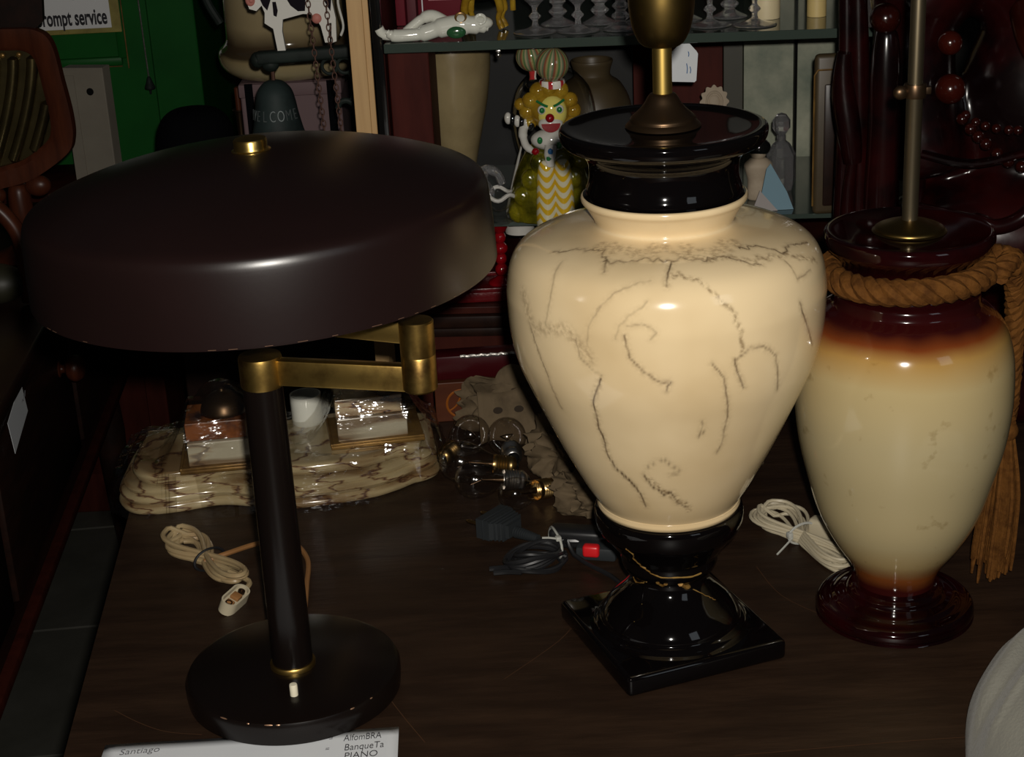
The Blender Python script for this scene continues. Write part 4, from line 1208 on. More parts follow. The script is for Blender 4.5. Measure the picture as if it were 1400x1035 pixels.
# ------------------------------------------------------------------ crumpled newspaper
def crumple(name, label, loc, size, seed, rotz=0):
    bm = bmesh.new()
    bmesh.ops.create_icosphere(bm, subdivisions=5, radius=1)
    for q in bm.verts:
        p = q.co.copy()
        s_ = Vector((seed * 7.1, seed * 3.3, seed))
        n1, n2, n3 = (noise.noise(p * 1.5 + s_), noise.noise(p * 3.1 - s_), noise.noise(p * 7.0 + s_))
        r = 0.80 + 0.34 * (0.5 - abs(n1) * 2.0) + 0.22 * (0.5 - abs(n2) * 2.0) + 0.02 * (0.5 - abs(n3) * 2.0)
        co_ = p * r
        q.co = Vector((co_.x * size[0], co_.y * size[1], max(co_.z, -0.55) * size[2]))
    zmin = min(q.co.z for q in bm.verts)
    g = G()
    bm.verts.index_update()
    g.v = [(q.co.x, q.co.y, q.co.z - zmin + 0.0005) for q in bm.verts]
    g.f = [tuple(q.index for q in fc.verts) for fc in bm.faces]
    bm.free()
    o = obj(name, g, 'news', loc=loc, rot=(0, 0, rotz), angle=50)
    return tag(o, label, 'newspaper', 'crumpled newspapers under the urn')
crumple('crumpled_newspaper', 'wad of yellowed newspaper behind the bulbs, printed with two dark spots', (0.012, 1.792, 0), (0.085, 0.030, 0.050), 1.0)
crumple('crumpled_newspaper', 'twisted wad of yellowed newspaper between the bulbs and the urn', (0.064, 1.652, 0), (0.052, 0.062, 0.050), 2.4, 0.6)
crumple('crumpled_newspaper', 'flattened newspaper wad tucked beside the black urn pedestal', (0.085, 1.560, 0), (0.058, 0.040, 0.030), 4.2, -0.5)
crumple('crumpled_newspaper', 'newspaper wad poking out behind the urn beside the white cord hank', (0.215, 1.640, 0), (0.055, 0.045, 0.060), 5.7, 0.3)
M['spotbrown'] = mat('brown_print', (0.030, 0.021, 0.014), 0.8, spec=0.1)
sp_ = thing('newspaper_cutting', 'flat curled newspaper page with two dark spots leaning on the wads', 'newspaper', (-0.003, 1.742, 0.0), rot=(0, 0, R(4)))
g = G()
v, f = [], []
for j in range(9):
    for i in range(13):
        u, t = i / 12, j / 8
        v.append((-0.036 + 0.078 * u, 0.000 + 0.026 * t + 0.003 * math.sin(u * 9), 0.003 + 0.054 * t + 0.003 * math.sin(u * 7 + t * 3)))
for j in range(8):
    for i in range(12):
        a = j * 13 + i
        f.append((a, a + 1, a + 14, a + 13))
pgm = obj('page', g.add(v, f), 'news', sp_)
pgm.modifiers.new('thickness', 'SOLIDIFY').thickness = 0.0006
for x in (-0.014, 0.010):
    obj('printed_spot', G().lathe([(0, 0), (0.0055, 0), (0.0055, 0.0004), (0, 0.0004)], 16, Mx=Matrix.Translation((x, 0.0120, 0.0385)) @ Matrix.Rotation(R(64), 4, 'X') @ Matrix.Diagonal((1, 0.7, 1, 1))), 'spotbrown', sp_)

# ------------------------------------------------------------------ boxes at the back of the table
ib = thing('inlaid_box', 'orange-brown wooden box with a curved inlaid ring, behind the bulbs', 'box', (0.02, 1.842, 0), R(3))
obj('body', G().box((0, 0.0, 0.0245), (0.225, 0.034, 0.049), 0.001), 'orangewood', ib, smooth=False)
obj('inlay_ring', G().tube([(-0.082 + 0.017 * math.cos(a), -0.0172, 0.022 + 0.017 * math.sin(a)) for a in [R(40 + 235 * k / 24) for k in range(25)]], 0.0015, 6), 'inlay', ib, label='orange inlaid ring')
obj('inlay_sprig', G().tube(cat([(-0.096, -0.0172, 0.014), (-0.088, -0.0172, 0.020), (-0.080, -0.0172, 0.034), (-0.070, -0.0172, 0.036), (-0.064, -0.0172, 0.032)], 5), 0.0011, 6), 'inlay', ib)
rc = thing('red_case', 'flat wine-red lacquered case with a beaded silver edge, on the orange box', 'box', (0.02, 1.846, 0.0495), R(3))
obj('body', G().box((0, 0.0, 0.015), (0.220, 0.030, 0.030), 0.003), 'redcase', rc)
obj('silver_trim', G().tube([(-0.08 + 0.004 * k, -0.0152, 0.0290 + 0.0006 * math.sin(k * 2.2)) for k in range(42)], 0.0021, 6), 'silver', rc, label='beaded silver edge')

# ------------------------------------------------------------------ display cabinet behind the table
VA = R(-5)
VO = Vector((-0.145, 1.990, 0))
def V(u, v, z):
    return (VO.x + u * math.cos(VA) - v * math.sin(VA), VO.y + u * math.sin(VA) + v * math.cos(VA), z)
vt = thing('display_cabinet', 'dark wooden display cabinet with green-edged glass shelves behind the lamps', 'cabinet', (VO.x, VO.y, -0.7475), VA)
ZB = 0.7475
VW, VD = 0.645, 0.37
obj('base', G().box((VW / 2, VD / 2, 0.405), (VW - 0.01, VD - 0.01, 0.81), 0.003), 'redwood', vt, smooth=False)
mo = G()
for z, h, o_, in ((0.815, 0.016, 0.004), (0.800, 0.012, 0.001)):
    mo.box((VW / 2, VD / 2 - o_ / 2, z), (VW + o_, VD + o_, h), 0.003)
obj('moulding', mo, 'darkwood', vt)
obj('floor_board', G().box((VW / 2, VD / 2, 0.8285), (VW, VD - 0.004, 0.009), 0.001), 'redwood', vt, smooth=False)
for u in (0.006, VW - 0.006):
    for v_ in (0.006, VD - 0.006):
        obj('post', G().box((u, v_, 1.15), (0.012, 0.012, 0.65), 0.001), 'blackgl' if u < 0.1 else 'darkwood', vt)
obj('side_panel', G().box((0.006, VD / 2, 1.15), (0.004, VD - 0.03, 0.65)), 'redwood', vt, smooth=False)
obj('side_panel', G().box((VW - 0.006, VD / 2, 1.15), (0.004, VD - 0.03, 0.65)), 'darkpane', vt, smooth=False)
for u0, u1, m_, lb in ((0.012, 0.305, 'darkpane', 'dark grey back pane'), (0.305, 0.430, 'mauvewood', 'maroon back panel'), (0.430, 0.458, 'olive', 'olive back strip'), (0.458, 0.5275, 'agedmirror', 'tarnished mirror pane'), (0.5315, 0.603, 'agedmirror', 'tarnished mirror pane'), (0.603, 0.633, 'darkwood', 'dark back strip')):
    obj('back_pane', G().box(((u0 + u1) / 2, VD - 0.010, 1.15), (u1 - u0 - 0.001, 0.006, 0.64), 0.0008), m_, vt, smooth=False, label=lb)
obj('mirror_bar', G().box((0.5295, VD - 0.016, 1.15), (0.0040, 0.010, 0.64)), 'blackgl', vt, smooth=False)
obj('shelf', G().box((VW / 2, 0.150, 0.42 + ZB - 0.0055), (VW - 0.030, 0.330, 0.011), 0.001), 'glass_shelf', vt, smooth=False, label='upper glass shelf with dark green edge')
obj('shelf', G().box((VW / 2, 0.175, 0.187 + ZB - 0.003), (VW - 0.030, 0.290, 0.006), 0.0008), 'glass_shelf', vt, smooth=False, label='lower glass shelf with dark green edge')
for u in (0.150, 0.335):
    obj('shelf_clip', G().box((u, -0.012, 0.4075 + ZB), (0.006, 0.006, 0.003), 0.001).ball((u, -0.014, 0.403 + ZB), 0.0032, 10, 6), 'screw', vt)
ZU, ZM, ZF = 0.4203, 0.1873, 0.0860

# --- things on the lower floor and lower shelf
tr = thing('red_tray', 'red lacquer tray on the cabinet floor under the candelabrum', 'tray', V(0.105, 0.052, ZF))
obj('body', G().box((0, 0, 0.007), (0.085, 0.070, 0.014), 0.002), 'redtray', tr)
obj('rim', G().box((0, -0.0335, 0.0155), (0.088, 0.004, 0.006), 0.001).box((0, 0.0335, 0.0155), (0.088, 0.004, 0.006), 0.001).box((0.0425, 0, 0.0155), (0.004, 0.066, 0.006), 0.001).box((-0.0425, 0, 0.0155), (0.004, 0.066, 0.006), 0.001), 'redtray', tr)
rcx = thing('red_candlestick', 'slim red glass candlestick of stacked beads standing in the red tray', 'candlestick', V(0.135, 0.050, ZF + 0.0142))
obj('foot', G().lathe(smooth_prof([(0, 0), (0.016, 0), (0.017, 0.004), (0.010, 0.008), (0.005, 0.011)], 3), 28), 'redglass', rcx)
for k, (r, z) in enumerate(((0.0085, 0.019), (0.0075, 0.033), (0.0095, 0.047), (0.0075, 0.061))):
    obj('bead', G().ball((0, 0, z), (r, r, 0.0085), 20, 12), 'redglass', rcx)
obj('drip_cup', G().lathe([(0.004, 0.066), (0.008, 0.070), (0.0125, 0.077), (0.0115, 0.077), (0.006, 0.071), (0, 0.071)], 24), 'redglass', rcx)
jr = thing('glass_jar', 'small clear jar with pale lid beside the red candlestick', 'jar', V(0.158, 0.085, ZF))
obj('glass', G().lathe(smooth_prof([(0, 0.0), (0.020, 0), (0.022, 0.004), (0.022, 0.055), (0.017, 0.066), (0.017, 0.072)], 3), 32), 'glass', jr)
obj('contents', G().lathe([(0, 0.002), (0.0195, 0.002), (0.0195, 0.016), (0, 0.017)], 24), 'bluecloth', jr)
obj('lid', G().lathe([(0, 0.072), (0.0188, 0.072), (0.0188, 0.082), (0.017, 0.084), (0, 0.084)], 32), 'whiteglass', jr)

# glass clown
cl_ = thing('glass_clown', 'yellow glass clown figurine with open red mouth balancing striped balls', 'figurine', V(0.203, 0.045, ZM))
obj('skirt', G().lathe(smooth_prof([(0, 0), (0.044, 0), (0.050, 0.006), (0.0515, 0.026), (0.045, 0.055), (0.034, 0.080), (0.022, 0.096), (0.014, 0.103), (0, 0.104)], 4), 40, Mx=Matrix.Diagonal((1, 0.72, 1, 1))), 'yellowglass', cl_, label='lumpy yellow glass coat')
for k in range(9):
    a = R(200 + k * 17.5)
    if 255 < 200 + k * 17.5 < 288:
        continue
    obj('glass_blob', G().ball((0.045 * math.cos(a), 0.033 * math.sin(a), 0.012 + 0.022 * ((k * 5) % 4)), (0.0125, 0.0095, 0.014), 16, 10), 'yellowglass', cl_)
for s_ in (-1, 1):
    obj('trouser_leg', G().lathe(smooth_prof([(0, 0), (0.0135, 0.0), (0.0135, 0.03), (0.0115, 0.062), (0.008, 0.080), (0, 0.083)], 4), 24, (s_ * 0.0098 + 0.003, -0.037, 0)), 'chevron', cl_, label='yellow and white feathered leg')
obj('bib', G().ball((0.002, -0.020, 0.104), (0.026, 0.016, 0.0135), 24, 14), 'whiteglass', cl_, label='white bib')
obj('bib_tail', G().tube(cat([(0.000, -0.036, 0.100), (-0.002, -0.040, 0.085), (-0.003, -0.041, 0.072)], 5), [0.0075] * 5 + [0.006] * 4 + [0.0035] * 2, 12), 'whiteglass', cl_)
for x, z, m_ in ((-0.013, 0.107, 'greenpaint'), (0.019, 0.106, 'greenpaint'), (-0.001, 0.094, 'bluepaint'), (-0.003, 0.086, 'greenpaint'), (0.010, 0.100, 'greenpaint')):
    obj('paint_dot', G().ball((x, -0.0375 if z > 0.095 else -0.0445, z), (0.0034, 0.002, 0.0044), 10, 6), m_, cl_)
hd = obj('head', G().ball((0.001, -0.014, 0.140), (0.0255, 0.021, 0.0255), 32, 20), 'amberglass', cl_, label='yellow glass head')
obj('face', G().ball((0.003, -0.0255, 0.1385), (0.0185, 0.0120, 0.0205), 28, 16), mat('pale_yellow_glass', (0.62, 0.54, 0.13), 0.08, coat=0.6), hd, label='pale yellow face')
obj('muzzle', G().ball((0.001, -0.031, 0.1255), (0.0150, 0.0088, 0.0095), 24, 14), 'whiteglass', hd)
g = G().prism([(0.0115 * math.cos(R(a)), 0.0105 * math.sin(R(a))) for a in range(180, 361, 15)], -0.002, 0.002, Mx=Matrix.Translation((0.001, -0.0392, 0.1275)) @ Matrix.Rotation(R(80), 4, 'X'))
obj('mouth', g, 'redglass', hd, label='wide open red mouth')
obj('nose', G().ball((0.0, -0.0405, 0.1345), 0.0056, 18, 12), 'redglass', hd, label='round red nose')
for s_ in (-1, 1):
    ey = obj('eye', G().ball((0.0015 + s_ * 0.0108, -0.0355, 0.1435), (0.0050, 0.0030, 0.0055), 16, 10), 'whiteglass', hd)
    obj('pupil', G().ball((0.0015 + s_ * 0.0105, -0.0380, 0.1435), (0.0033, 0.0020, 0.0036), 12, 8), 'greenpaint', ey)
    obj('eyebrow', G().tube(cat([(0.0015 + s_ * 0.0035, -0.0378, 0.1478), (0.0015 + s_ * 0.009, -0.0372, 0.1502), (0.0015 + s_ * 0.0165, -0.0335, 0.1545)], 5), 0.0016, 8), 'greenpaint', hd)
for k, (x, y, z, r) in enumerate(((-0.022, -0.018, 0.152, 0.0105), (-0.026, -0.014, 0.138, 0.0105), (-0.024, -0.014, 0.125, 0.0095), (0.026, -0.016, 0.150, 0.010), (0.029, -0.014, 0.137, 0.0105), (0.026, -0.014, 0.124, 0.0095), (-0.012, -0.016, 0.163, 0.011), (0.014, -0.016, 0.163, 0.011), (0.001, -0.018, 0.166, 0.011), (-0.034, -0.012, 0.147, 0.008))):
    obj('hair_curl', G().ball((x, y, z), r, 16, 10), 'amberglass', hd)
obj('hat_brim', G().ball((-0.017, -0.010, 0.170), (0.010, 0.008, 0.006), 14, 8), 'blackgl', cl_)
obj('hat_band', G().lathe([(0, 0.1665), (0.0155, 0.1665), (0.0160, 0.169), (0.0160, 0.1735), (0.015, 0.1755), (0, 0.1755)], 32, (0.005, -0.014, 0)), 'candystripe', cl_, label='red and white striped hat band')
obj('ball', G().ball((0, 0, 0), 0.0205, 36, 24), 'cane', cl_, loc=(0.006, -0.014, 0.194), rot=(R(8), R(6), 0.4), label='multicoloured striped glass ball')
obj('ball', G().ball((0, 0, 0), 0.0190, 36, 24), 'cane', cl_, loc=(-0.018, 0.014, 0.200), rot=(R(-8), R(-12), 1.4), label='paler striped glass ball')
obj('ball_stand', G().lathe([(0, 0.165), (0.006, 0.165), (0.004, 0.175), (0.005, 0.184), (0, 0.184)], 14, (-0.017, 0.012, 0)), 'candystripe', cl_)
obj('arm', G().tube(cat([(-0.031, -0.016, 0.120), (-0.033, -0.024, 0.112), (-0.030, -0.034, 0.101), (-0.022, -0.041, 0.095)], 6), [0.0056] * 8 + [0.0046] * 8 + [0.004] * 3, 12), 'whiteglass', cl_, label='bent white arm')
obj('hand', G().ball((-0.019, -0.0425, 0.095), (0.005, 0.004, 0.0045), 12, 8), 'redglass', cl_)
for k in range(6):
    obj('ruff_bead', G().ball((-0.050 + 0.0055 * k, -0.014 - 0.001 * k, 0.131 - 0.0018 * k), (0.0046, 0.005, 0.0075), 12, 8), 'blackgl' if k % 2 else 'whiteglass', cl_)

ob = thing('tall_wooden_box', 'tall plain red-brown box standing upright at the end of the glass shelf', 'box', V(0.037, 0.064, ZM))
obj('body', G().box((0, 0, 0.1075), (0.050, 0.070, 0.215), 0.0015), 'mauvewood', ob, smooth=False, rot=(0, 0, VA))
obj('lid', G().box((0, 0, 0.217), (0.051, 0.072, 0.004), 0.001), 'redwood', ob, smooth=False, rot=(0, 0, VA))
cv = thing('reflected_vase', 'cream flat-topped tapered vase standing in for a mirror reflection behind the clown', 'vase', V(0.069, 0.215, ZM))  # solid vase added in place of a reflection in the cabinet's mirrored back
obj('body', G().lathe(smooth_prof([(0, 0.0), (0.020, 0.0), (0.021, 0.004), (0.025, 0.03), (0.035, 0.075), (0.044, 0.115), (0.0495, 0.155), (0.0505, 0.178), (0.0495, 0.192), (0.046, 0.199), (0.043, 0.200), (0.042, 0.197), (0.042, 0.14), (0, 0.13)], 4), 64), 'mirrorcream', cv, angle=60)
obj('lip', G().ring(0.0455, 0.003, (0, 0, 0.200), 48, 8), 'bronze', cv)
gb_ = thing('glass_flask', 'clear oval glass flask standing behind the yellow clown', 'bottle', V(0.205, 0.130, ZM))
obj('body', G().lathe(smooth_prof([(0, 0), (0.03, 0), (0.034, 0.003), (0.030, 0.010), (0.042, 0.045), (0.052, 0.085), (0.053, 0.118), (0.045, 0.148), (0.028, 0.166), (0.014, 0.172), (0.010, 0.182), (0.014, 0.192)], 4), 48, cap=False), 'glass', gb_, angle=70)
dp = thing('dark_pot', 'dark brown round pot standing in shade behind the clown', 'pot', V(0.252, 0.225, ZM))
obj('body', G().lathe(smooth_prof([(0, 0), (0.030, 0), (0.040, 0.03), (0.052, 0.07), (0.050, 0.105), (0.038, 0.130), (0.024, 0.142), (0.028, 0.160), (0.024, 0.160), (0.020, 0.142), (0, 0.14)], 4), 48), 'brownframe', dp)
sb = thing('glass_swan', 'clear and white glass swan-necked dish on the lower shelf beside the clown', 'dish', V(0.137, 0.030, ZM))
obj('bowl', G().lathe(smooth_prof([(0, 0.0), (0.016, 0), (0.010, 0.006), (0.016, 0.016), (0.023, 0.030), (0.0245, 0.036), (0.022, 0.036), (0.015, 0.02), (0, 0.012)], 3), 36), 'glass', sb)
obj('rim', G().tube([(0.0235 * math.cos(a), 0.0235 * math.sin(a), 0.036 + 0.003 * math.sin(5 * a)) for a in [2 * math.pi * i / 40 for i in range(40)]], 0.0026, 7, True), 'whiteglass', sb)
obj('neck', G().tube(cat([(-0.010, 0.006, 0.036), (-0.018, 0.0, 0.052), (-0.014, -0.004, 0.068), (0.000, -0.006, 0.064), (0.006, -0.008, 0.050)], 6), [0.008] * 6 + [0.007] * 6 + [0.006] * 6 + [0.005] * 7, 12), 'crystal', sb)
lf = thing('glass_leaf', 'slender striped white glass leaf leaning beside the clown', 'ornament', V(0.155, 0.075, ZM))
for k in range(3):
    obj('blade', G().tube(cat([(-0.012 + 0.004 * k, 0, 0.0), (0.000 + 0.004 * k, 0.002, 0.045), (0.012 + 0.005 * k, 0.004, 0.088 - 0.008 * k)], 6), [0.002] + [0.0042] * 9 + [0.003] * 2 + [0.001], 8, flat=0.4), 'whiteglass', lf)

# items at the right of the lower shelf
tg = thing('price_tag', 'small white price tag on string behind the brass stem', 'tag', V(0.367, 0.020, 0.357))
g = G().prism([(-0.016, 0.0), (0.013, 0.0), (0.0150, 0.002), (0.0150, 0.034), (0.013, 0.037), (0.004, 0.046), (-0.006, 0.046), (-0.016, 0.036)], -0.0004, 0.0004, Mx=Matrix.Rotation(R(90), 4, 'X') @ rz(R(-4)))
obj('card', g, 'paper', tg, smooth=False)
obj('string', G().tube(cat([(-0.001, 0, 0.043), (0.002, 0.002, 0.050), (0.001, 0.004, 0.0585)], 4), 0.0005, 5), 'cordtan', tg)
for k, (x, z, l) in enumerate(((0.004, 0.010, 0.012), (0.008, 0.010, 0.008), (0.006, 0.030, 0.006))):
    obj('pencil_mark', G().tube([(x, -0.0006, z), (x + 0.0006, -0.0006, z + l * 0.5), (x - 0.0003, -0.0006, z + l)], 0.0005, 5), 'bluepaint', tg)
of = thing('oval_frame', 'small off-white scalloped oval plaque standing behind the black collar', 'plaque', V(0.410, 0.180, ZM))
fm = Matrix.Translation((0, 0, 0.110)) @ Matrix.Rotation(R(80), 4, 'X')
obj('scalloped_edge', G().prism([((0.0175 + 0.0016 * math.cos(12 * a)) * math.cos(a), (0.0205 + 0.0016 * math.cos(12 * a)) * math.sin(a)) for a in [2 * math.pi * i / 96 for i in range(96)]], -0.003, 0.003, Mx=fm), 'stonebeige', of)
obj('inner_oval', G().ring(0.0105, 0.0016, seg=36, sub=8, Mx=fm @ Matrix.Translation((0, 0, 0.003)) @ Matrix.Diagonal((0.95, 1.2, 1, 1))).ball((0, 0, 0.002), (0.008, 0.010, 0.003), 20, 10, Mx=fm), 'stonebeige', of)
obj('stand', G().tube([(0, 0.003, 0.088), (0, 0.006, 0.04), (0, 0.002, 0.004)], 0.004, 10).lathe([(0, 0), (0.02, 0), (0.018, 0.004), (0, 0.006)], 24), 'stonebeige', of)
wg = thing('white_fan', 'small off-white carved fan leaning on the lower shelf', 'ornament', V(0.370, 0.170, ZM))
for k in range(5):
    a = R(28 + k * 12)
    obj('fan_rib', G().box((-0.040, 0, 0), (0.080, 0.002 , 0.0085), 0.0008, Mx=Matrix.Translation((0.030, 0.0006 * k, 0.07)) @ Matrix.Rotation(a - R(40), 4, 'Y')), 'stonebeige', wg)
obj('stand', G().tube([(0.030, 0.004, 0.07), (0.026, 0.006, 0.03), (0.02, 0.006, 0.002)], 0.003, 8), 'stonebeige', wg)
bu = thing('stone_figurine', 'beige stone figurine with black hair under the black collar', 'figurine', V(0.462, 0.105, ZM))
bu.scale = (0.9, 0.9, 0.80)
obj('body', G().lathe(smooth_prof([(0, 0), (0.014, 0), (0.016, 0.01), (0.015, 0.03), (0.018, 0.045), (0.020, 0.056), (0.014, 0.064), (0.008, 0.067), (0, 0.067)], 4), 28, Mx=Matrix.Diagonal((1, 0.75, 1, 1))), 'stonebeige', bu)
obj('head', G().ball((0, 0, 0.077), (0.012, 0.012, 0.014), 20, 12), 'stonebeige', bu)
obj('hair', G().ball((0.001, 0.0015, 0.083), (0.0165, 0.0155, 0.0145), 20, 12), 'blackgl', bu, label='glossy black hair')
st_ = thing('crystal_stopper', 'faceted clear crystal bottle with stopper beside the blue card', 'bottle', V(0.494, 0.150, ZM))
g = G()
for k, (r0, z0) in enumerate(((0.0, 0.0),)):
    g.lathe([(0, 0), (0.016, 0), (0.019, 0.012), (0.019, 0.046), (0.011, 0.060), (0.006, 0.064), (0.006, 0.071), (0, 0.071)], 8)
obj('bottle', g, 'crystal', st_, smooth=False)
obj('stopper', G().lathe([(0, 0.071), (0.005, 0.071), (0.0115, 0.080), (0.0115, 0.090), (0.006, 0.098), (0, 0.100)], 8), 'crystal', st_, smooth=False)
bcard = thing('blue_card', 'pointed blue and pale folded card leaning below the crystal bottle', 'card', V(0.472, 0.050, ZM))
obj('blue_panel', G().prism([(-0.014, 0.0), (0.030, 0.0), (0.022, 0.022), (0.002, 0.058), (-0.003, 0.052)], -0.0008, 0.0008, Mx=Matrix.Rotation(R(84), 4, 'X')), 'bluecloth', bcard, smooth=False)
obj('pale_panel', G().prism([(-0.022, 0.0), (0.010, 0.0), (-0.012, 0.026)], -0.0008, 0.0008, Mx=Matrix.Translation((0, -0.003, 0)) @ Matrix.Rotation(R(84), 4, 'X')), 'palecard', bcard, smooth=False)
bf = thing('picture_frame', 'olive-brown rounded wooden picture frame before the tarnished mirror', 'frame', V(0.540, 0.030, ZM))
obj('outer_moulding', G().box((0.004, 0, 0.098), (0.044, 0.014, 0.196), 0.006, seg=3), 'brownframe', bf)
obj('inner_panel', G().box((0.006, -0.006, 0.086), (0.026, 0.006, 0.150), 0.003), 'darkwood', bf)
obj('gilt_line', G().tube([(-0.019, -0.0075, 0.012), (-0.019, -0.0075, 0.172), (-0.015, -0.0075, 0.178), (0.02, -0.0075, 0.178)], 0.0012, 6), 'gilt', bf)

# --- things on the upper shelf
def goblet(loc, label, h=0.11, s_=1.0, kind=0):
    t = thing('wine_glass', label, 'glass', loc, group='stemmed glasses on the upper shelf')
    if kind == 0:
        ft = [(0, 0), (0.024, 0), (0.0245, 0.0015), (0.012, 0.004), (0.0045, 0.008)]
        sm_ = [(0.0045, 0.008), (0.0035, 0.014), (0.0075, 0.019), (0.0035, 0.024), (0.0040, 0.030), (0.0095, 0.036)]
        bw = [(0.0, 0.034), (0.0095, 0.036), (0.019, 0.048), (0.0225, 0.066), (0.021, h), (0.020, h), (0.0213, 0.066), (0.0175, 0.049), (0.0, 0.039)]
    else:
        ft = [(0, 0), (0.020, 0), (0.0205, 0.002), (0.010, 0.007), (0.006, 0.010)]
        sm_ = [(0.006, 0.010), (0.0115, 0.016), (0.006, 0.022), (0.0105, 0.028), (0.006, 0.033), (0.010, 0.038)]
        bw = [(0.0, 0.036), (0.010, 0.038), (0.0155, 0.052), (0.0175, 0.08), (0.0170, h), (0.0160, h), (0.0160, 0.08), (0.014, 0.053), (0.0, 0.042)]
    obj('foot', G().lathe([(r * s_, z * s_) for r, z in smooth_prof(ft, 3)], 28), 'goblet', t, angle=60)
    obj('stem', G().lathe([(r * s_, z * s_) for r, z in smooth_prof(sm_, 4)], 20), 'goblet', t, angle=60)
    obj('bowl', G().lathe([(r * s_, z * s_) for r, z in smooth_prof(bw, 3)], 28, cap=False), 'goblet', t, angle=60)
    return t
g0 = goblet(V(0.192, 0.030, ZU), 'clear single-knop stemmed glass at the shelf edge, next to the amber horse')
g1 = goblet(V(0.217, 0.080, ZU), 'clear double-knop glass in the rear row, next to the amber horse', kind=1)
for k, (u, v_) in enumerate(((0.243, 0.030), (0.294, 0.030), (0.345, 0.030), (0.268, 0.080), (0.319, 0.080), (0.370, 0.082), (0.399, 0.036), (0.425, 0.090), (0.451, 0.028))):
    src, kind = (g1, 'double-knop glass') if k % 2 else (g0, 'single-knop stemmed glass')
    where = ['second along the shelf edge from the amber horse', 'third along the shelf edge from the amber horse', 'fourth along the shelf edge from the amber horse', 'second of the rear row from the amber horse', 'third of the rear row from the amber horse', 'fourth of the rear row from the amber horse', 'first beyond the brass cup towards the candles', 'behind the two glasses beside the cream candle', 'right beside the thick cream candle'][k]
    dup(src, V(u, v_, ZU), (0, 0, k), 'clear ' + kind + ', ' + where)
for u, r, m_, lb in ((0.468, 0.0165, 'waxcream', 'thick cream pillar candle on the upper glass shelf'), (0.528, 0.0115, 'waxyellow', 'slimmer yellowish candle near the shelf end')):
    t = thing('candle', lb, 'candle', V(u, 0.075, ZU))
    obj('wax', G().lathe([(0, 0), (r, 0), (r * 1.01, 0.002), (r, 0.11), (r * 0.9, 0.113), (0, 0.111)], 32), m_, t)
    obj('wick', G().tube([(0, 0, 0.110), (0.0005, 0, 0.116), (0.002, 0, 0.120)], 0.0008, 6), 'blackgl', t)
# porcelain reclining figure
pf = thing('porcelain_ornament', 'white porcelain ornament with curled tips and a green spot on the shelf edge', 'ornament', V(0.080, 0.006, ZU))
g = G()
g.tube(cat([(-0.062, -0.006, 0.013), (-0.055, -0.006, 0.008), (-0.040, -0.006, 0.0075), (-0.020, -0.005, 0.0085), (0.0, -0.004, 0.0135), (0.022, -0.004, 0.0165), (0.042, -0.004, 0.0150), (0.058, -0.004, 0.0120)], 6), [0.0035] * 3 + [0.0055] * 3 + [0.0075] * 12 + [0.0095] * 6 + [0.0118] * 6 + [0.0122] * 4 + [0.0105] * 4 + [0.008] * 3 + [0.005] * 2, 16)
obj('body', g, 'porcelain', pf, angle=70)
obj('wavy_fold', G().tube(cat([(-0.040, 0.008, 0.009), (-0.022, 0.010, 0.022), (-0.008, 0.010, 0.026), (0.006, 0.008, 0.019)], 6), [0.006] * 8 + [0.0075] * 11, 12), 'porcelain', pf, angle=70)
obj('curled_tip', G().tube(cat([(-0.090 + 0.018, 0.004, 0.016), (-0.066, 0.005, 0.0075), (-0.045, 0.006, 0.0068), (-0.030, 0.006, 0.008)], 6), 0.0062, 12), 'porcelain', pf, angle=70)
obj('shell_lobe', G().ball((0.044, -0.002, 0.0165), (0.020, 0.012, 0.0095), 20, 12), 'porcelain', pf)
obj('curl', G().ring(0.0055, 0.0020, seg=22, sub=8, Mx=Matrix.Translation((0.049, -0.010, 0.0225)) @ Matrix.Rotation(R(60), 4, 'X')), 'porcelain', pf)
obj('gilt_curl', G().ring(0.0060, 0.0016, seg=22, sub=8, Mx=Matrix.Translation((0.026, -0.011, 0.0255)) @ Matrix.Rotation(R(60), 4, 'X')), 'gilt', pf)
obj('green_spot', G().ball((0.020, -0.0155, 0.0095), (0.0115, 0.0035, 0.0072), 20, 10), 'greenporc', pf, label='glossy green spot')
# amber glass horse
hs = thing('amber_horse', 'amber and gold glass horse figurine standing behind the porcelain ornament', 'figurine', V(0.127, 0.060, ZU))
for x, y in ((-0.018, -0.006), (-0.012, 0.007), (0.018, -0.006), (0.022, 0.006)):
    obj('leg', G().tube(cat([(x * 1.25, y, 0.002), (x * 1.05, y, 0.014), (x * 1.2, y, 0.026), (x, y, 0.042)], 5), [0.0042] * 4 + [0.0034] * 5 + [0.0048] * 5 + [0.007] * 2, 12), 'amberglass', hs)
obj('body', G().ball((0, 0, 0.052), (0.030, 0.014, 0.016), 28, 16).tube(cat([(-0.022, 0, 0.055), (-0.034, 0, 0.074), (-0.038, 0, 0.092)], 6), [0.012] * 6 + [0.009] * 7, 14), 'amberglass', hs)
obj('head', G().ball((-0.045, 0, 0.096), (0.015, 0.007, 0.008), 20, 12), 'amberglass', hs)
obj('tail', G().tube(cat([(0.028, 0, 0.056), (0.036, 0, 0.045), (0.037, 0, 0.022)], 6), 0.0035, 10), 'amberglass', hs)
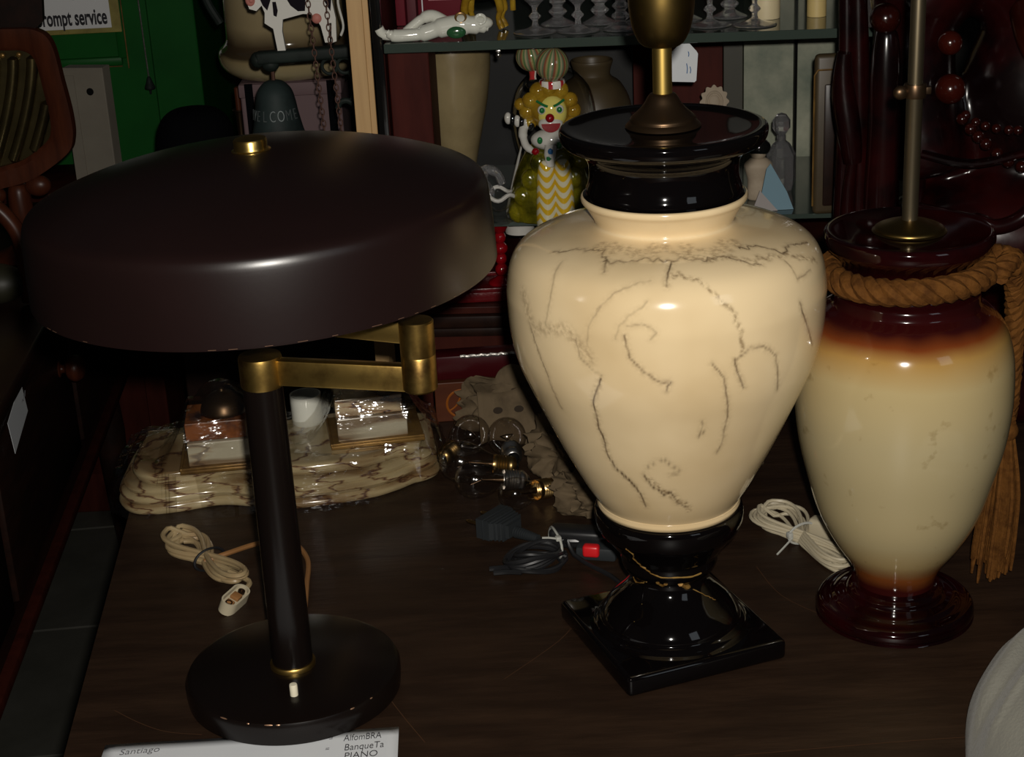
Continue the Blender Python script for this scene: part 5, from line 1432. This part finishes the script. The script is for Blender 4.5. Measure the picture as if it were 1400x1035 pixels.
# red books
for k, (u, w_, h, m_, lb) in enumerate(((0.020, 0.012, 0.150, 'bookred', 'narrow wine-red book at the end of the upper shelf'), (0.034, 0.012, 0.155, 'redcloth', 'second narrow wine-red book on the upper shelf'), (0.072, 0.060, 0.160, 'bookred', 'wide wine-red book with pink label and pale spine lines'))):
    t = thing('red_book', lb, 'book', V(u, 0.160, ZU), VA)
    obj('cover', G().box((0, 0, h / 2), (w_, 0.10, h), 0.0015), m_, t)
    obj('page_block', G().box((0, 0.004, h / 2 + 0.0006), (w_ - 0.004, 0.096, h - 0.001)), 'paper', t, smooth=False)
    if k == 2:
        obj('label', G().box((-0.001, -0.0505, 0.045), (0.030, 0.0006, 0.030)), 'pinklabel', t, smooth=False)
        for x in (-0.024, 0.026):
            obj('spine_line', G().box((x, -0.0505, h / 2), (0.0014, 0.0008, h - 0.01)), 'paper', t, smooth=False)

# ------------------------------------------------------------------ carved lacquer figure, right
ca = thing('carved_statue', 'large dark red lacquered carved statue with beads and tassel, behind the vase lamp', 'statue', (0.63, 1.80, 0))
g = G().ball((0.680, 1.815, 0.345), (0.175, 0.085, 0.175), 32, 20).ball((0.625, 1.80, 0.205), (0.215, 0.095, 0.085), 32, 16).ball((0.67, 1.82, 0.50), (0.17, 0.075, 0.12), 28, 16)
g.ball((0.69, 1.81, 0.66), (0.085, 0.080, 0.10), 28, 18).tube(cat([(0.52, 1.82, 0.55), (0.46, 1.81, 0.47), (0.455, 1.80, 0.36), (0.47, 1.79, 0.28)], 8), [0.055] * 10 + [0.045] * 15, 18)
g.tube(cat([(0.85, 1.82, 0.55), (0.90, 1.81, 0.45), (0.86, 1.78, 0.34)], 8), 0.05, 16)
bd = obj('body', g, 'lacquer', ca, world=True, angle=80, label='rounded belly and robe')
rm = bd.modifiers.new('remesh', 'REMESH')
rm.mode = 'VOXEL'
rm.voxel_size = 0.008
rm.use_smooth_shade = True
sm2 = bd.modifiers.new('smooth', 'SMOOTH')
sm2.factor = 0.6
sm2.iterations = 8
obj('rock_base', G().box((0.635, 1.79, 0.072), (0.50, 0.17, 0.142), 0.03, seg=4), 'lacquer', ca, world=True)
# robe folds hanging at the side
for k, (x, y, z0, z1, r) in enumerate(((0.372, 1.795, 0.12, 0.60, 0.010), (0.389, 1.790, 0.12, 0.60, 0.012), (0.378, 1.780, 0.30, 0.42, 0.014), (0.386, 1.775, 0.16, 0.32, 0.0085), (0.446, 1.775, 0.30, 0.60, 0.0085), (0.452, 1.785, 0.12, 0.40, 0.012))):
    pts = []
    for i in range(9):
        t = i / 8
        pts.append((x + 0.006 * math.sin(3.1 * t + k), y - 0.004 * math.sin(4 * t + k), z0 + (z1 - z0) * t))
    obj('robe_fold', G().tube(cat(pts, 4), [r * (0.55 + 0.45 * math.sin(math.pi * min(1, 0.12 + i / 36))) for i in range(33)], 14), 'lacquer', ca, world=True)
# tassel with its bead
obj('tassel_bead', G().ball((0.4085, 1.752, 0.459), 0.0160, 28, 18), 'lacquer_br', ca, world=True, label='large round red-brown bead')
for k in range(9):
    x = 0.3965 + 0.0034 * k
    y = 1.748 - 0.006 * math.sin(math.pi * (k + 0.5) / 9)
    obj('tassel_strand', G().tube(cat([(0.4085 + (x - 0.4105) * 0.55, y + 0.006, 0.446), (x - 0.001, y, 0.40), (x, y - 0.001, 0.33), (x + (k - 4) * 0.0010, y, 0.235)], 6), 0.0023, 8), 'lacquer', ca, world=True)
obj('tassel_cap', G().lathe(smooth_prof([(0.0, 0.448), (0.008, 0.447), (0.012, 0.440), (0.0155, 0.41), (0.0165, 0.34), (0.0175, 0.24), (0, 0.235)], 4), 24, (0.4105, 1.752, 0)), 'lacquer', ca, world=True)
for p, r in (((0.4775, 1.752, 0.430), 0.0130), ((0.480, 1.752, 0.381), 0.0162), ((0.4085, 1.752, 0.4925), 0.012)):
    obj('bead', G().ball(p, r, 28, 18), 'lacquer_br', ca, world=True, label='round red-brown bead')
st1 = cat([(0.489, 1.748, 0.360), (0.505, 1.738, 0.347), (0.525, 1.730, 0.341), (0.552, 1.724, 0.339), (0.590, 1.720, 0.342), (0.64, 1.716, 0.352)], 6)
st2 = cat([(0.486, 1.748, 0.358), (0.500, 1.738, 0.340), (0.515, 1.730, 0.325), (0.530, 1.724, 0.312), (0.545, 1.718, 0.303), (0.565, 1.712, 0.300)], 4)
bead_me = mesh_of('necklace_bead', G().ball((0, 0, 0), 0.0052, 14, 10), 'lacquer_br')
for ln, step in ((st1, 0.0088), (st2, 0.0110)):
    acc = 0
    last = ln[0]
    for q in ln[1:]:
        acc += (q - last).length
        last = q
        if acc >= step:
            acc = 0
            o = bpy.data.objects.new('necklace_bead', bead_me)
            C.objects.link(o)
            o.parent = ca
            o.location = q - Vector(ca.location)
            if ln is st2:
                o.scale = (1.25,) * 3
obj('hem', G().tube(cat([(0.44, 1.722, 0.262), (0.50, 1.702, 0.250), (0.520, 1.697, 0.243), (0.545, 1.697, 0.250), (0.57, 1.698, 0.272), (0.60, 1.705, 0.285), (0.66, 1.705, 0.290)], 8), [0.006] * 8 + [0.0085] * 41, 12), 'lacquer', ca, world=True)
obj('sash', G().tube(cat([(0.45, 1.742, 0.315), (0.50, 1.724, 0.306), (0.56, 1.714, 0.318), (0.62, 1.707, 0.322)], 8), 0.009, 12, flat=0.5), 'lacquer', ca, world=True)
obj('arm_roll', G().tube(cat([(0.585, 1.80, 0.52), (0.570, 1.755, 0.462), (0.585, 1.728, 0.415), (0.63, 1.712, 0.390), (0.70, 1.715, 0.385)], 8), [0.012] * 4 + [0.022] * 4 + [0.030] * 25, 18), 'lacquer_sheen', ca, world=True, label='lacquered sleeve roll, orange sheen painted into its colour')
obj('pale_fruit', G().ball((0.612, 1.735, 0.450), (0.018, 0.014, 0.022), 20, 12), mat('pale_jade', (0.30, 0.32, 0.24), 0.3), ca, world=True, label='pale rounded ornament')
for s_ in (-1, 1):
    obj('ear', G().ball((0.69 + s_ * 0.088, 1.81, 0.65), (0.012, 0.02, 0.045), 14, 10), 'lacquer', ca, world=True)
obj('face', G().ball((0.69, 1.728, 0.655), (0.014, 0.016, 0.018), 14, 10).tube(cat([(0.655, 1.742, 0.630), (0.69, 1.732, 0.618), (0.725, 1.742, 0.630)], 5), 0.006, 8).ball((0.66, 1.742, 0.685), (0.014, 0.006, 0.005), 12, 8).ball((0.72, 1.742, 0.685), (0.014, 0.006, 0.005), 12, 8), 'lacquer', ca, world=True)

# ------------------------------------------------------------------ cabinet at the left wall side
LA = math.atan2(0.0625, 1)
LC = Vector((-0.70, 1.92, 0))
lu = Vector((-math.sin(LA), math.cos(LA), 0))      # along the front, away from the camera
ln_ = Vector((math.cos(LA), math.sin(LA), 0))      # out of the front
lb_ = thing('drawer_cabinet', 'near-black wooden drawer cabinet on legs with round wooden knobs', 'cabinet', (LC.x, LC.y, -0.7475), LA)
# local x = outwards from the front, y = along the front
ZL = 0.7475
obj('carcass', G().box((-0.24, 0.36, ZL - 0.235), (0.48, 1.70, 0.33), 0.002), 'darkwood', lb_, smooth=False)
for y0, y1 in ((-0.46, 0.10), (0.13, 0.67), (0.70, 1.20)):
    dr = obj('drawer', G().box((0.006, (y0 + y1) / 2, ZL - 0.225), (0.014, y1 - y0, 0.22), 0.004), 'darkwood', lb_)
    for yy in ((y0 + y1) / 2 + 0.27,) if y0 > 0.1 else ((y0 + y1) / 2,):
        yy = 0.590 if 0.1 < y0 < 0.5 else (y0 + y1) / 2
        obj('knob', G().lathe(smooth_prof([(0, 0.010), (0.013, 0.010), (0.013, 0.014), (0.0075, 0.016), (0.0075, 0.022), (0.016, 0.026), (0.0215, 0.034), (0.0215, 0.042), (0.015, 0.051), (0, 0.054)], 3), 28, Mx=Matrix.Translation((0, yy, ZL - 0.163)) @ Matrix.Rotation(R(90), 4, 'Y')), 'brownwood', dr, label='round brown wooden knob')
obj('top', G().box((-0.235, 0.36, ZL - 0.060), (0.53, 1.74, 0.024), 0.006, seg=3), 'darkwood', lb_)
mo = G()
mo.box((0.010, 0.36, ZL - 0.083), (0.020, 1.70, 0.014), 0.004)
mo.box((0.008, 0.36, ZL - 0.100), (0.012, 1.70, 0.008), 0.003)
obj('top_moulding', mo, 'darkwood', lb_)
obj('bottom_moulding', G().box((0.006, 0.36, ZL - 0.392), (0.020, 1.70, 0.018), 0.004), 'redwood', lb_)
for x in (-0.03, -0.45):
    for y in (-0.42, 1.14):
        obj('leg', G().lathe([(0, 0), (0.016, 0), (0.022, 0.10), (0.03, 0.25), (0.026, 0.31), (0.034, 0.345), (0, 0.345)], 16, (x, y, 0)), 'darkwood', lb_)
pn = thing('paper_note', 'white paper note taped to the front of the dark drawer cabinet', 'paper', tuple(LC + lu * 0.235 + ln_ * 0.0225 + Vector((0, 0, -0.064))), LA)
obj('note', G().box((0.0, 0.0, -0.040), (0.0006, 0.110, 0.050), 0.0), 'paper', pn, smooth=False, rot=(0.18, -0.02, 0))
obj('scribble', G().tube([(0.0008, 0.035 + 0.004 * k, -0.038 + 0.003 * math.sin(k * 2.1)) for k in range(8)], 0.0006, 4), 'greyink', pn, rot=(0.18, -0.02, 0))

# wooden frame with fluted brass panel on that cabinet
fx = thing('fluted_screen', 'rounded wooden frame holding a fluted brass panel, on the drawer cabinet', 'frame', (-0.815, 2.75, -0.047))
def rloop(pts, n=6):
    return [(p.x, p.y) for p in cat([(x, z, 0) for x, z in pts], n, True)]
outer = [(-0.105, 0.11), (-0.110, 0.20), (-0.106, 0.30), (-0.085, 0.375), (-0.04, 0.392), (0.03, 0.392), (0.072, 0.388), (0.095, 0.365), (0.104, 0.30), (0.110, 0.245), (0.108, 0.205), (0.092, 0.178), (0.030, 0.140), (-0.03, 0.125), (-0.08, 0.11)]
ic = Vector((0.0, 0.262))
inner = [(ic.x + (x - ic.x) * 0.66, ic.y + (z - ic.y) * 0.72) for x, z in outer]
oo, ii_ = rloop(outer), rloop(inner)
n_ = len(oo)
v, f = [], []
for lay, yy in ((oo, 0.006), (oo, -0.006), ([(a[0] * 0.97 + b[0] * 0.03, a[1] * 0.97 + b[1] * 0.03) for a, b in zip(oo, ii_)], -0.014), ([(a[0] * 0.2 + b[0] * 0.8, a[1] * 0.2 + b[1] * 0.8) for a, b in zip(oo, ii_)], -0.014), (ii_, -0.008), (ii_, 0.006)):
    v += [(x, yy, z) for x, z in lay]
f = []
for L_ in range(6):
    for i in range(n_):
        k = (i + 1) % n_
        A_, B_ = L_ * n_, ((L_ + 1) % 6) * n_
        f.append((A_ + i, A_ + k, B_ + k, B_ + i))
obj('frame', G().add(v, f), 'brownwood', fx, angle=40, label='rounded brown wooden frame')
pan = obj('panel', G().prism([(x * 1.04, z) for x, z in ii_], -0.001, 0.001, Mx=Matrix.Translation((0, 0.004, 0)) @ Matrix.Rotation(R(90), 4, 'X')), 'ribmetal', fx, smooth=False)
def inside(x, z, poly):
    c_ = False
    for i in range(len(poly)):
        a, b2 = poly[i], poly[i - 1]
        if (a[1] > z) != (b2[1] > z) and x < (b2[0] - a[0]) * (z - a[1]) / (b2[1] - a[1]) + a[0]:
            c_ = not c_
    return c_
for k in range(6):
    x0 = -0.066 + 0.031 * k
    pts = []
    for i in range(41):
        t = i / 40
        z = 0.345 - 0.19 * t
        x = x0 + 0.030 - 0.004 * t - 0.062 * (t ** 1.5)
        if inside(x, z, ii_):
            pts.append((x, -0.001, z))
    if len(pts) > 6:
        obj('flute', G().tube(pts, [0.003] + [0.0098] * (len(pts) - 2) + [0.003], 12), 'ribmetal', fx)
for k in range(4):
    obj('rivet', G().ball((-0.045 + 0.027 * k, -0.002, 0.347), (0.0045, 0.003, 0.0045), 10, 6), 'gilt', fx)
obj('foot', G().lathe(smooth_prof([(0, 0), (0.05, 0), (0.055, 0.01), (0.03, 0.022), (0.016, 0.045), (0.02, 0.08), (0.016, 0.125), (0, 0.13)], 4), 28, Mx=Matrix.Translation((0.0, 0, 0.0015))), 'brownwood', fx)
obj('scroll', G().ball((0.036, -0.006, 0.128), (0.022, 0.014, 0.018), 18, 12), 'brownwood', fx)
obj('scroll', G().ball((-0.04, -0.006, 0.115), (0.02, 0.014, 0.016), 18, 12), 'brownwood', fx)
obj('crest', G().prism([(-0.115, 0.385), (0.066, 0.385), (0.084, 0.400), (0.088, 0.44), (0.080, 0.50), (0.0, 0.54), (-0.11, 0.50)], -0.010, 0.004, Mx=Matrix.Rotation(R(90), 4, 'X')), 'darkwood', fx)
obj('top_boss', G().ball((-0.004, -0.010, 0.408), (0.020, 0.010, 0.020), 20, 12), 'brownwood', fx)
fb = thing('wooden_arch', 'curved red-brown wooden scroll standing on the dark drawer cabinet', 'ornament', (-0.80, 2.50, -0.047))
obj('arch', G().tube(cat([(-0.085, 0, 0.004), (-0.080, 0, 0.09), (-0.045, 0, 0.155), (0.005, 0, 0.165), (0.038, 0, 0.135), (0.052, 0, 0.09), (0.050, 0, 0.004)], 8), 0.013, 14), 'brownwood', fb)
obj('cushion', G().ball((0.0, 0.0, 0.035), (0.050, 0.035, 0.032), 24, 14), 'olive', fb)

# ------------------------------------------------------------------ far left: chest, green cupboard, sign
ch = thing('red_chest', 'tall dark red wooden chest standing on the grey tiles', 'chest', (-0.86, 3.32, -0.7475))
obj('body', G().box((0, 0, 0.34), (0.29, 0.22, 0.68), 0.004), 'redwood', ch, smooth=False)
obj('lid', G().box((0, -0.005, 0.690), (0.31, 0.24, 0.022), 0.006), 'redwood', ch)
obj('front_panel', G().box((0, -0.112, 0.35), (0.21, 0.006, 0.52), 0.002), 'redwood', ch)
bxg = thing('grey_box', 'pale grey card box with a punched round hole, before the green cupboard', 'box', (-0.793, 3.235, -0.0458), R(-13))
obj('body', G().box((0, 0, 0.118), (0.086, 0.034, 0.236), 0.002), 'greybox', bxg, smooth=False)
obj('hole', G().lathe([(0, 0), (0.0072, 0), (0.0072, 0.002), (0.0052, 0.002), (0.0050, 0.0008), (0, 0.0008)], 20, Mx=Matrix.Translation((0.012, -0.0168, 0.190)) @ Matrix.Rotation(R(90), 4, 'X')), 'blackgl', bxg)
obj('side_flap', G().box((-0.030, -0.018, 0.112), (0.024, 0.002, 0.218)), 'greybox', bxg, smooth=False)
gc = thing('green_cupboard', 'tall glossy green painted cupboard with moulded door behind the sign', 'cupboard', (-0.86, 3.70, -0.7475))
gx = 0.245
obj('carcass', G().box((0, 0, 0.70), (0.49, 0.44, 1.40), 0.004), 'greenenamel', gc, smooth=False)
gd = obj('door', G().box((-0.035, -0.226, 0.95), (0.37, 0.012, 0.80), 0.002), 'greenenamel', gc, smooth=False)
mo = G()
for z in (0.905,):
    mo.box((-0.06, -0.236, z), (0.30, 0.012, 0.018), 0.004)
mo.box((0.092, -0.236, 1.11), (0.018, 0.012, 0.40), 0.004)
obj('door_moulding', mo, 'greenenamel', gd)
obj('moulding_edge', G().box((-0.06, -0.2430, 0.895), (0.30, 0.002, 0.0022)).box((0.1025, -0.2430, 1.10), (0.0022, 0.002, 0.42)), 'gilt', gd, smooth=False)
sg = thing('enamel_sign', 'white enamel sign with yellowed edge lettered prompt service', 'sign', (-0.811, 3.452, -0.016))
sgt = G().box((-0.070, -0.004, 0.330), (0.242, 0.004, 0.190), 0.001)
obj('edge', sgt, 'signyellow', sg, smooth=False)
obj('face', G().box((-0.079, -0.0068, 0.338), (0.222, 0.002, 0.186), 0.001), 'signwhite', sg, smooth=False)
# upright text: x right, z up, facing the camera (-y)
up_ = Matrix.Rotation(R(90), 4, 'X')
text_mesh('lettering', 'prompt service', 0.044, 'ink', sg, Matrix.Translation((0.0250, -0.0085, 0.254)) @ up_, 0.53, 0.0, 0.0012, 0.0003, 'RIGHT')
for x in (-0.102, -0.038):
    obj('letter_tail', G().box((x, -0.0086, 0.3085), (0.0035, 0.0008, 0.009), 0.0), 'ink', sg, smooth=False)
pc = thing('pull_chain', 'thin pale pull chain with dark knob hanging before the green cupboard', 'chain', (-0.716, 3.440, 0.100))
obj('chain', G().tube([(0.0, 0, 0.026), (-0.001, 0, 0.10), (-0.004, 0, 0.40)], 0.0016, 6), 'silver', pc)
obj('knob', G().lathe(smooth_prof([(0, -0.002), (0.010, 0.0), (0.0105, 0.006), (0.007, 0.014), (0.004, 0.024), (0, 0.028)], 3), 20).lathe([(0, -0.010), (0.002, -0.010), (0.003, 0), (0, 0)], 10), 'iron', pc)

# ------------------------------------------------------------------ sideboard behind the inkstand with crock, hat, mauve case
sbd = thing('sideboard', 'low black sideboard in shadow carrying the crock, hat and mauve case', 'sideboard', (-0.32, 2.78, -0.7475))
obj('body', G().box((0, 0, 0.40), (0.44, 0.40, 0.72), 0.003), 'darkwood', sbd, smooth=False)
obj('top', G().box((0, 0, 0.790), (0.48, 0.42, 0.060), 0.006), 'darkwood', sbd)
obj('plinth', G().box((0, 0, 0.022), (0.42, 0.38, 0.044)), 'darkwood', sbd, smooth=False)
SZ = 0.0727
mc = thing('mauve_case', 'dull mauve case with dark strap under the cream crock', 'case', (-0.333, 2.745, SZ))
obj('body', G().box((0, 0, 0.0875), (0.162, 0.14, 0.175), 0.003), 'mauve', mc, smooth=False)
obj('lid', G().box((0, -0.001, 0.163), (0.166, 0.146, 0.022), 0.003), 'mauve', mc)
for x in (-0.066, 0.066):
    obj('strap', G().box((x, -0.0745, 0.0875), (0.013, 0.003, 0.175)), 'blackfelt', mc, smooth=False)
ck_ = thing('cream_crock', 'big cream stoneware crock with a brown band, on the mauve case', 'crock', (-0.338, 2.755, SZ + 0.1755))
obj('body', G().lathe(smooth_prof([(0, 0), (0.078, 0), (0.100, 0.007), (0.112, 0.020), (0.1155, 0.034), (0.113, 0.044), (0.106, 0.051), (0.101, 0.060), (0.100, 0.08), (0.099, 0.18), (0.101, 0.24), (0.090, 0.245), (0.086, 0.24), (0.086, 0.1), (0, 0.09)], 4), 72), 'jug', ck_, angle=60)
obj('handle', G().tube(cat([(-0.094, 0, 0.20), (-0.125, 0, 0.185), (-0.128, 0, 0.13), (-0.108, 0, 0.085)], 6), 0.007, 10), 'iron', ck_)
ht = thing('black_hat', 'round black felt hat on the sideboard before the green cupboard', 'hat', (-0.489, 2.655, SZ))
obj('crown', G().lathe(smooth_prof([(0.062, 0.004), (0.0645, 0.05), (0.063, 0.09), (0.056, 0.122), (0.038, 0.140), (0.014, 0.145), (0, 0.145)], 4), 40), 'blackfelt', ht)
obj('brim', G().lathe(smooth_prof([(0.060, 0.001), (0.072, 0.001), (0.0735, 0.004), (0.070, 0.007), (0.060, 0.007)], 3), 40), 'blackfelt', ht)
obj('band', G().lathe([(0.0640, 0.010), (0.0660, 0.010), (0.0662, 0.034), (0.0648, 0.034)], 40), 'blackgl', ht)
obj('trim_curl', G().ring(0.012, 0.0022, seg=26, sub=8, Mx=Matrix.Translation((0.028, -0.056, 0.065)) @ Matrix.Rotation(R(80), 4, 'X')).ring(0.007, 0.0018, seg=22, sub=8, Mx=Matrix.Translation((0.022, -0.050, 0.095)) @ Matrix.Rotation(R(70), 4, 'X')), 'iron', ht)
mb = thing('candle_stub', 'slim brown candle stub between the hat and the mauve case', 'candle', (-0.434, 2.775, SZ))
obj('holder', G().lathe(smooth_prof([(0, 0), (0.014, 0), (0.014, 0.004), (0.006, 0.01), (0.006, 0.10), (0.011, 0.112), (0.009, 0.114), (0, 0.11)], 3), 20), 'bronze', mb)
obj('wax', G().lathe([(0, 0.11), (0.005, 0.11), (0.005, 0.15), (0, 0.153)], 14), 'brownwood', mb)

# ------------------------------------------------------------------ cow bell bracket on the cabinet side
BX, BY = -0.157, 2.30
bk = thing('cow_bracket', 'black iron wall bracket carrying a painted flat cow with hanging chains', 'bracket', (BX, BY, 0.20))
obj('wall_plate', G().box((-0.010, 0, 0.12), (0.008, 0.030, 0.40), 0.002), 'iron', bk)
obj('bar', G().box((-0.090, 0, 0.1585), (0.155, 0.022, 0.017), 0.004, seg=3).ball((-0.166, 0, 0.156), (0.010, 0.011, 0.011), 14, 10).ball((-0.149, 0, 0.148), (0.012, 0.010, 0.010), 14, 10), 'iron', bk, rot=(0, R(-1.5), 0))
for k in range(3):
    obj('scroll', G().ring(0.0105, 0.0024, seg=24, sub=8, Mx=Matrix.Translation((-0.030 - 0.021 * k, 0, 0.138)) @ Matrix.Rotation(R(90), 4, 'X')), 'iron', bk)
obj('brace', G().tube(cat([(-0.012, 0, 0.005), (-0.018, 0, 0.050), (-0.045, 0, 0.085), (-0.060, 0, 0.088), (-0.066, 0, 0.078)], 8), 0.0042, 10), 'iron', bk)
for p in ([(-0.024, 0, 0.128), (-0.030, 0, 0.105), (-0.026, 0, 0.075)], [(-0.046, 0, 0.128), (-0.040, 0, 0.108), (-0.046, 0, 0.090)], [(-0.016, 0, 0.05), (-0.024, 0, 0.04), (-0.020, 0, 0.025)]):
    obj('scroll_rod', G().tube(cat(p, 6), 0.0024, 8), 'iron', bk)
CZ = 0.1675
cow = [(-0.142, 0.0), (-0.128, 0.0), (-0.131, 0.026), (-0.128, 0.042), (-0.110, 0.045), (-0.092, 0.048), (-0.078, 0.047), (-0.070, 0.042), (-0.063, 0.030), (-0.058, 0.008), (-0.050, 0.008), (-0.048, 0.034), (-0.044, 0.034), (-0.047, 0.007), (-0.038, 0.009), (-0.036, 0.040), (-0.040, 0.062), (-0.040, 0.095), (-0.050, 0.112), (-0.090, 0.110), (-0.130, 0.112), (-0.150, 0.128), (-0.172, 0.128), (-0.186, 0.105), (-0.190, 0.075), (-0.184, 0.058), (-0.172, 0.055), (-0.162, 0.062), (-0.158, 0.052), (-0.160, 0.038), (-0.146, 0.030)]
cm = Matrix.Translation((-0.057, -0.002, CZ - 0.003)) @ Matrix.Rotation(R(90), 4, 'X') @ Matrix.Diagonal((0.78, 1, 1, 1)) @ Matrix.Translation((0.036, 0, 0))
cw_ = obj('cow', G().prism(cow, 0.0, 0.010, Mx=cm), 'cowwhite', bk, label='flat painted black and white cow', smooth=False)
for sp in ([(-0.112, 0.060), (-0.100, 0.052), (-0.088, 0.052), (-0.084, 0.075), (-0.070, 0.088), (-0.074, 0.107), (-0.120, 0.108), (-0.125, 0.08)], [(-0.160, 0.062), (-0.153, 0.055), (-0.146, 0.068), (-0.152, 0.086), (-0.160, 0.105), (-0.172, 0.100), (-0.168, 0.08)], [(-0.143, 0.048), (-0.138, 0.046), (-0.135, 0.054), (-0.137, 0.066), (-0.143, 0.066)], [(-0.052, 0.062), (-0.044, 0.050), (-0.0405, 0.068), (-0.0415, 0.094), (-0.056, 0.094), (-0.060, 0.074)]):
    obj('spot', G().prism(sp, 0.010, 0.0115, Mx=cm), 'cowblack', cw_, smooth=False)
obj('udder', G().ball((-0.069, 0.041, 0.008), (0.0095, 0.0075, 0.005), 18, 10, Mx=cm), 'pink', cw_, label='pink udder')
obj('nose', G().ball((-0.181, 0.070, 0.010), (0.0085, 0.0085, 0.003), 18, 10, Mx=cm).ball((-0.179, 0.070, 0.0115), (0.0048, 0.0042, 0.003), 14, 8, Mx=cm), 'pink', cw_)
obj('tail', G().tube(cat([(-0.040, 0.100, 0.005), (-0.028, 0.09, 0.006), (-0.030, 0.06, 0.008), (-0.024, 0.030, 0.008), (-0.030, 0.016, 0.006)], 5), 0.0022, 7, Mx=cm), 'cowwhite', cw_)
link = mesh_of('link', G().tube([(0.0030 * math.cos(a), 0, 0.0052 * math.sin(a)) for a in [2 * math.pi * i / 14 for i in range(14)]], 0.0009, 5, True), 'rust')
for cx_, zt, zb in ((-0.094, 0.275, 0.020), (-0.070, 0.275, -0.010)):
    nl = int((zt - zb) / 0.0082)
    for i in range(nl):
        o = bpy.data.objects.new('chain_link', link)
        C.objects.link(o)
        o.parent = bk
        o.location = (cx_ + 0.010 * (i / nl), -0.0165, zt - 0.0082 * i)
        o.rotation_euler = (0, R(-3), R(90 * (i % 2)))
be = thing('iron_bell', 'dark verdigris iron bell lettered welcome, hanging from the cow bracket', 'bell', (BX - 0.151, BY, 0.231))
obj('body', G().lathe(smooth_prof([(0.0425, 0.0), (0.0415, 0.006), (0.036, 0.020), (0.0305, 0.045), (0.0275, 0.064), (0.0235, 0.078), (0.015, 0.088), (0.007, 0.0915), (0, 0.092)], 4), 48), 'bell', be, angle=60)
obj('hanger', G().tube([(0, 0, 0.090), (0, 0, 0.1065)], 0.0028, 8), 'rust', be)
obj('clapper', G().ball((0, 0, -0.004), 0.008, 14, 10), 'iron', be)
M['rawiron'] = mat('rubbed_letter_metal', (0.13, 0.15, 0.15), 0.45, metal=0.4)
word = 'WELCOME'
for k, c_ in enumerate(word):
    a = R(-93 + (k - 3) * 20)
    rr_ = 0.0338
    mx_ = Matrix.Translation((rr_ * math.cos(a), rr_ * math.sin(a), 0.040)) @ rz(a + R(90)) @ Matrix.Rotation(R(80), 4, 'X')
    text_mesh('raised_letter', c_, 0.022, 'rawiron', be, mx_, 0.60, 0, -0.0003, 0.0005, 'CENTER')
lt = thing('pine_lath', 'pale raw pine lath standing upright beside the display cabinet', 'wood', (-0.160, 1.955, -0.7495))
obj('board', G().box((0, 0, 0.80), (0.018, 0.012, 1.60), 0.0008), 'pine', lt, smooth=False)
obj('groove_strip', G().box((0.012, 0.002, 0.80), (0.007, 0.008, 1.60), 0.0008), 'pine', lt, smooth=False)
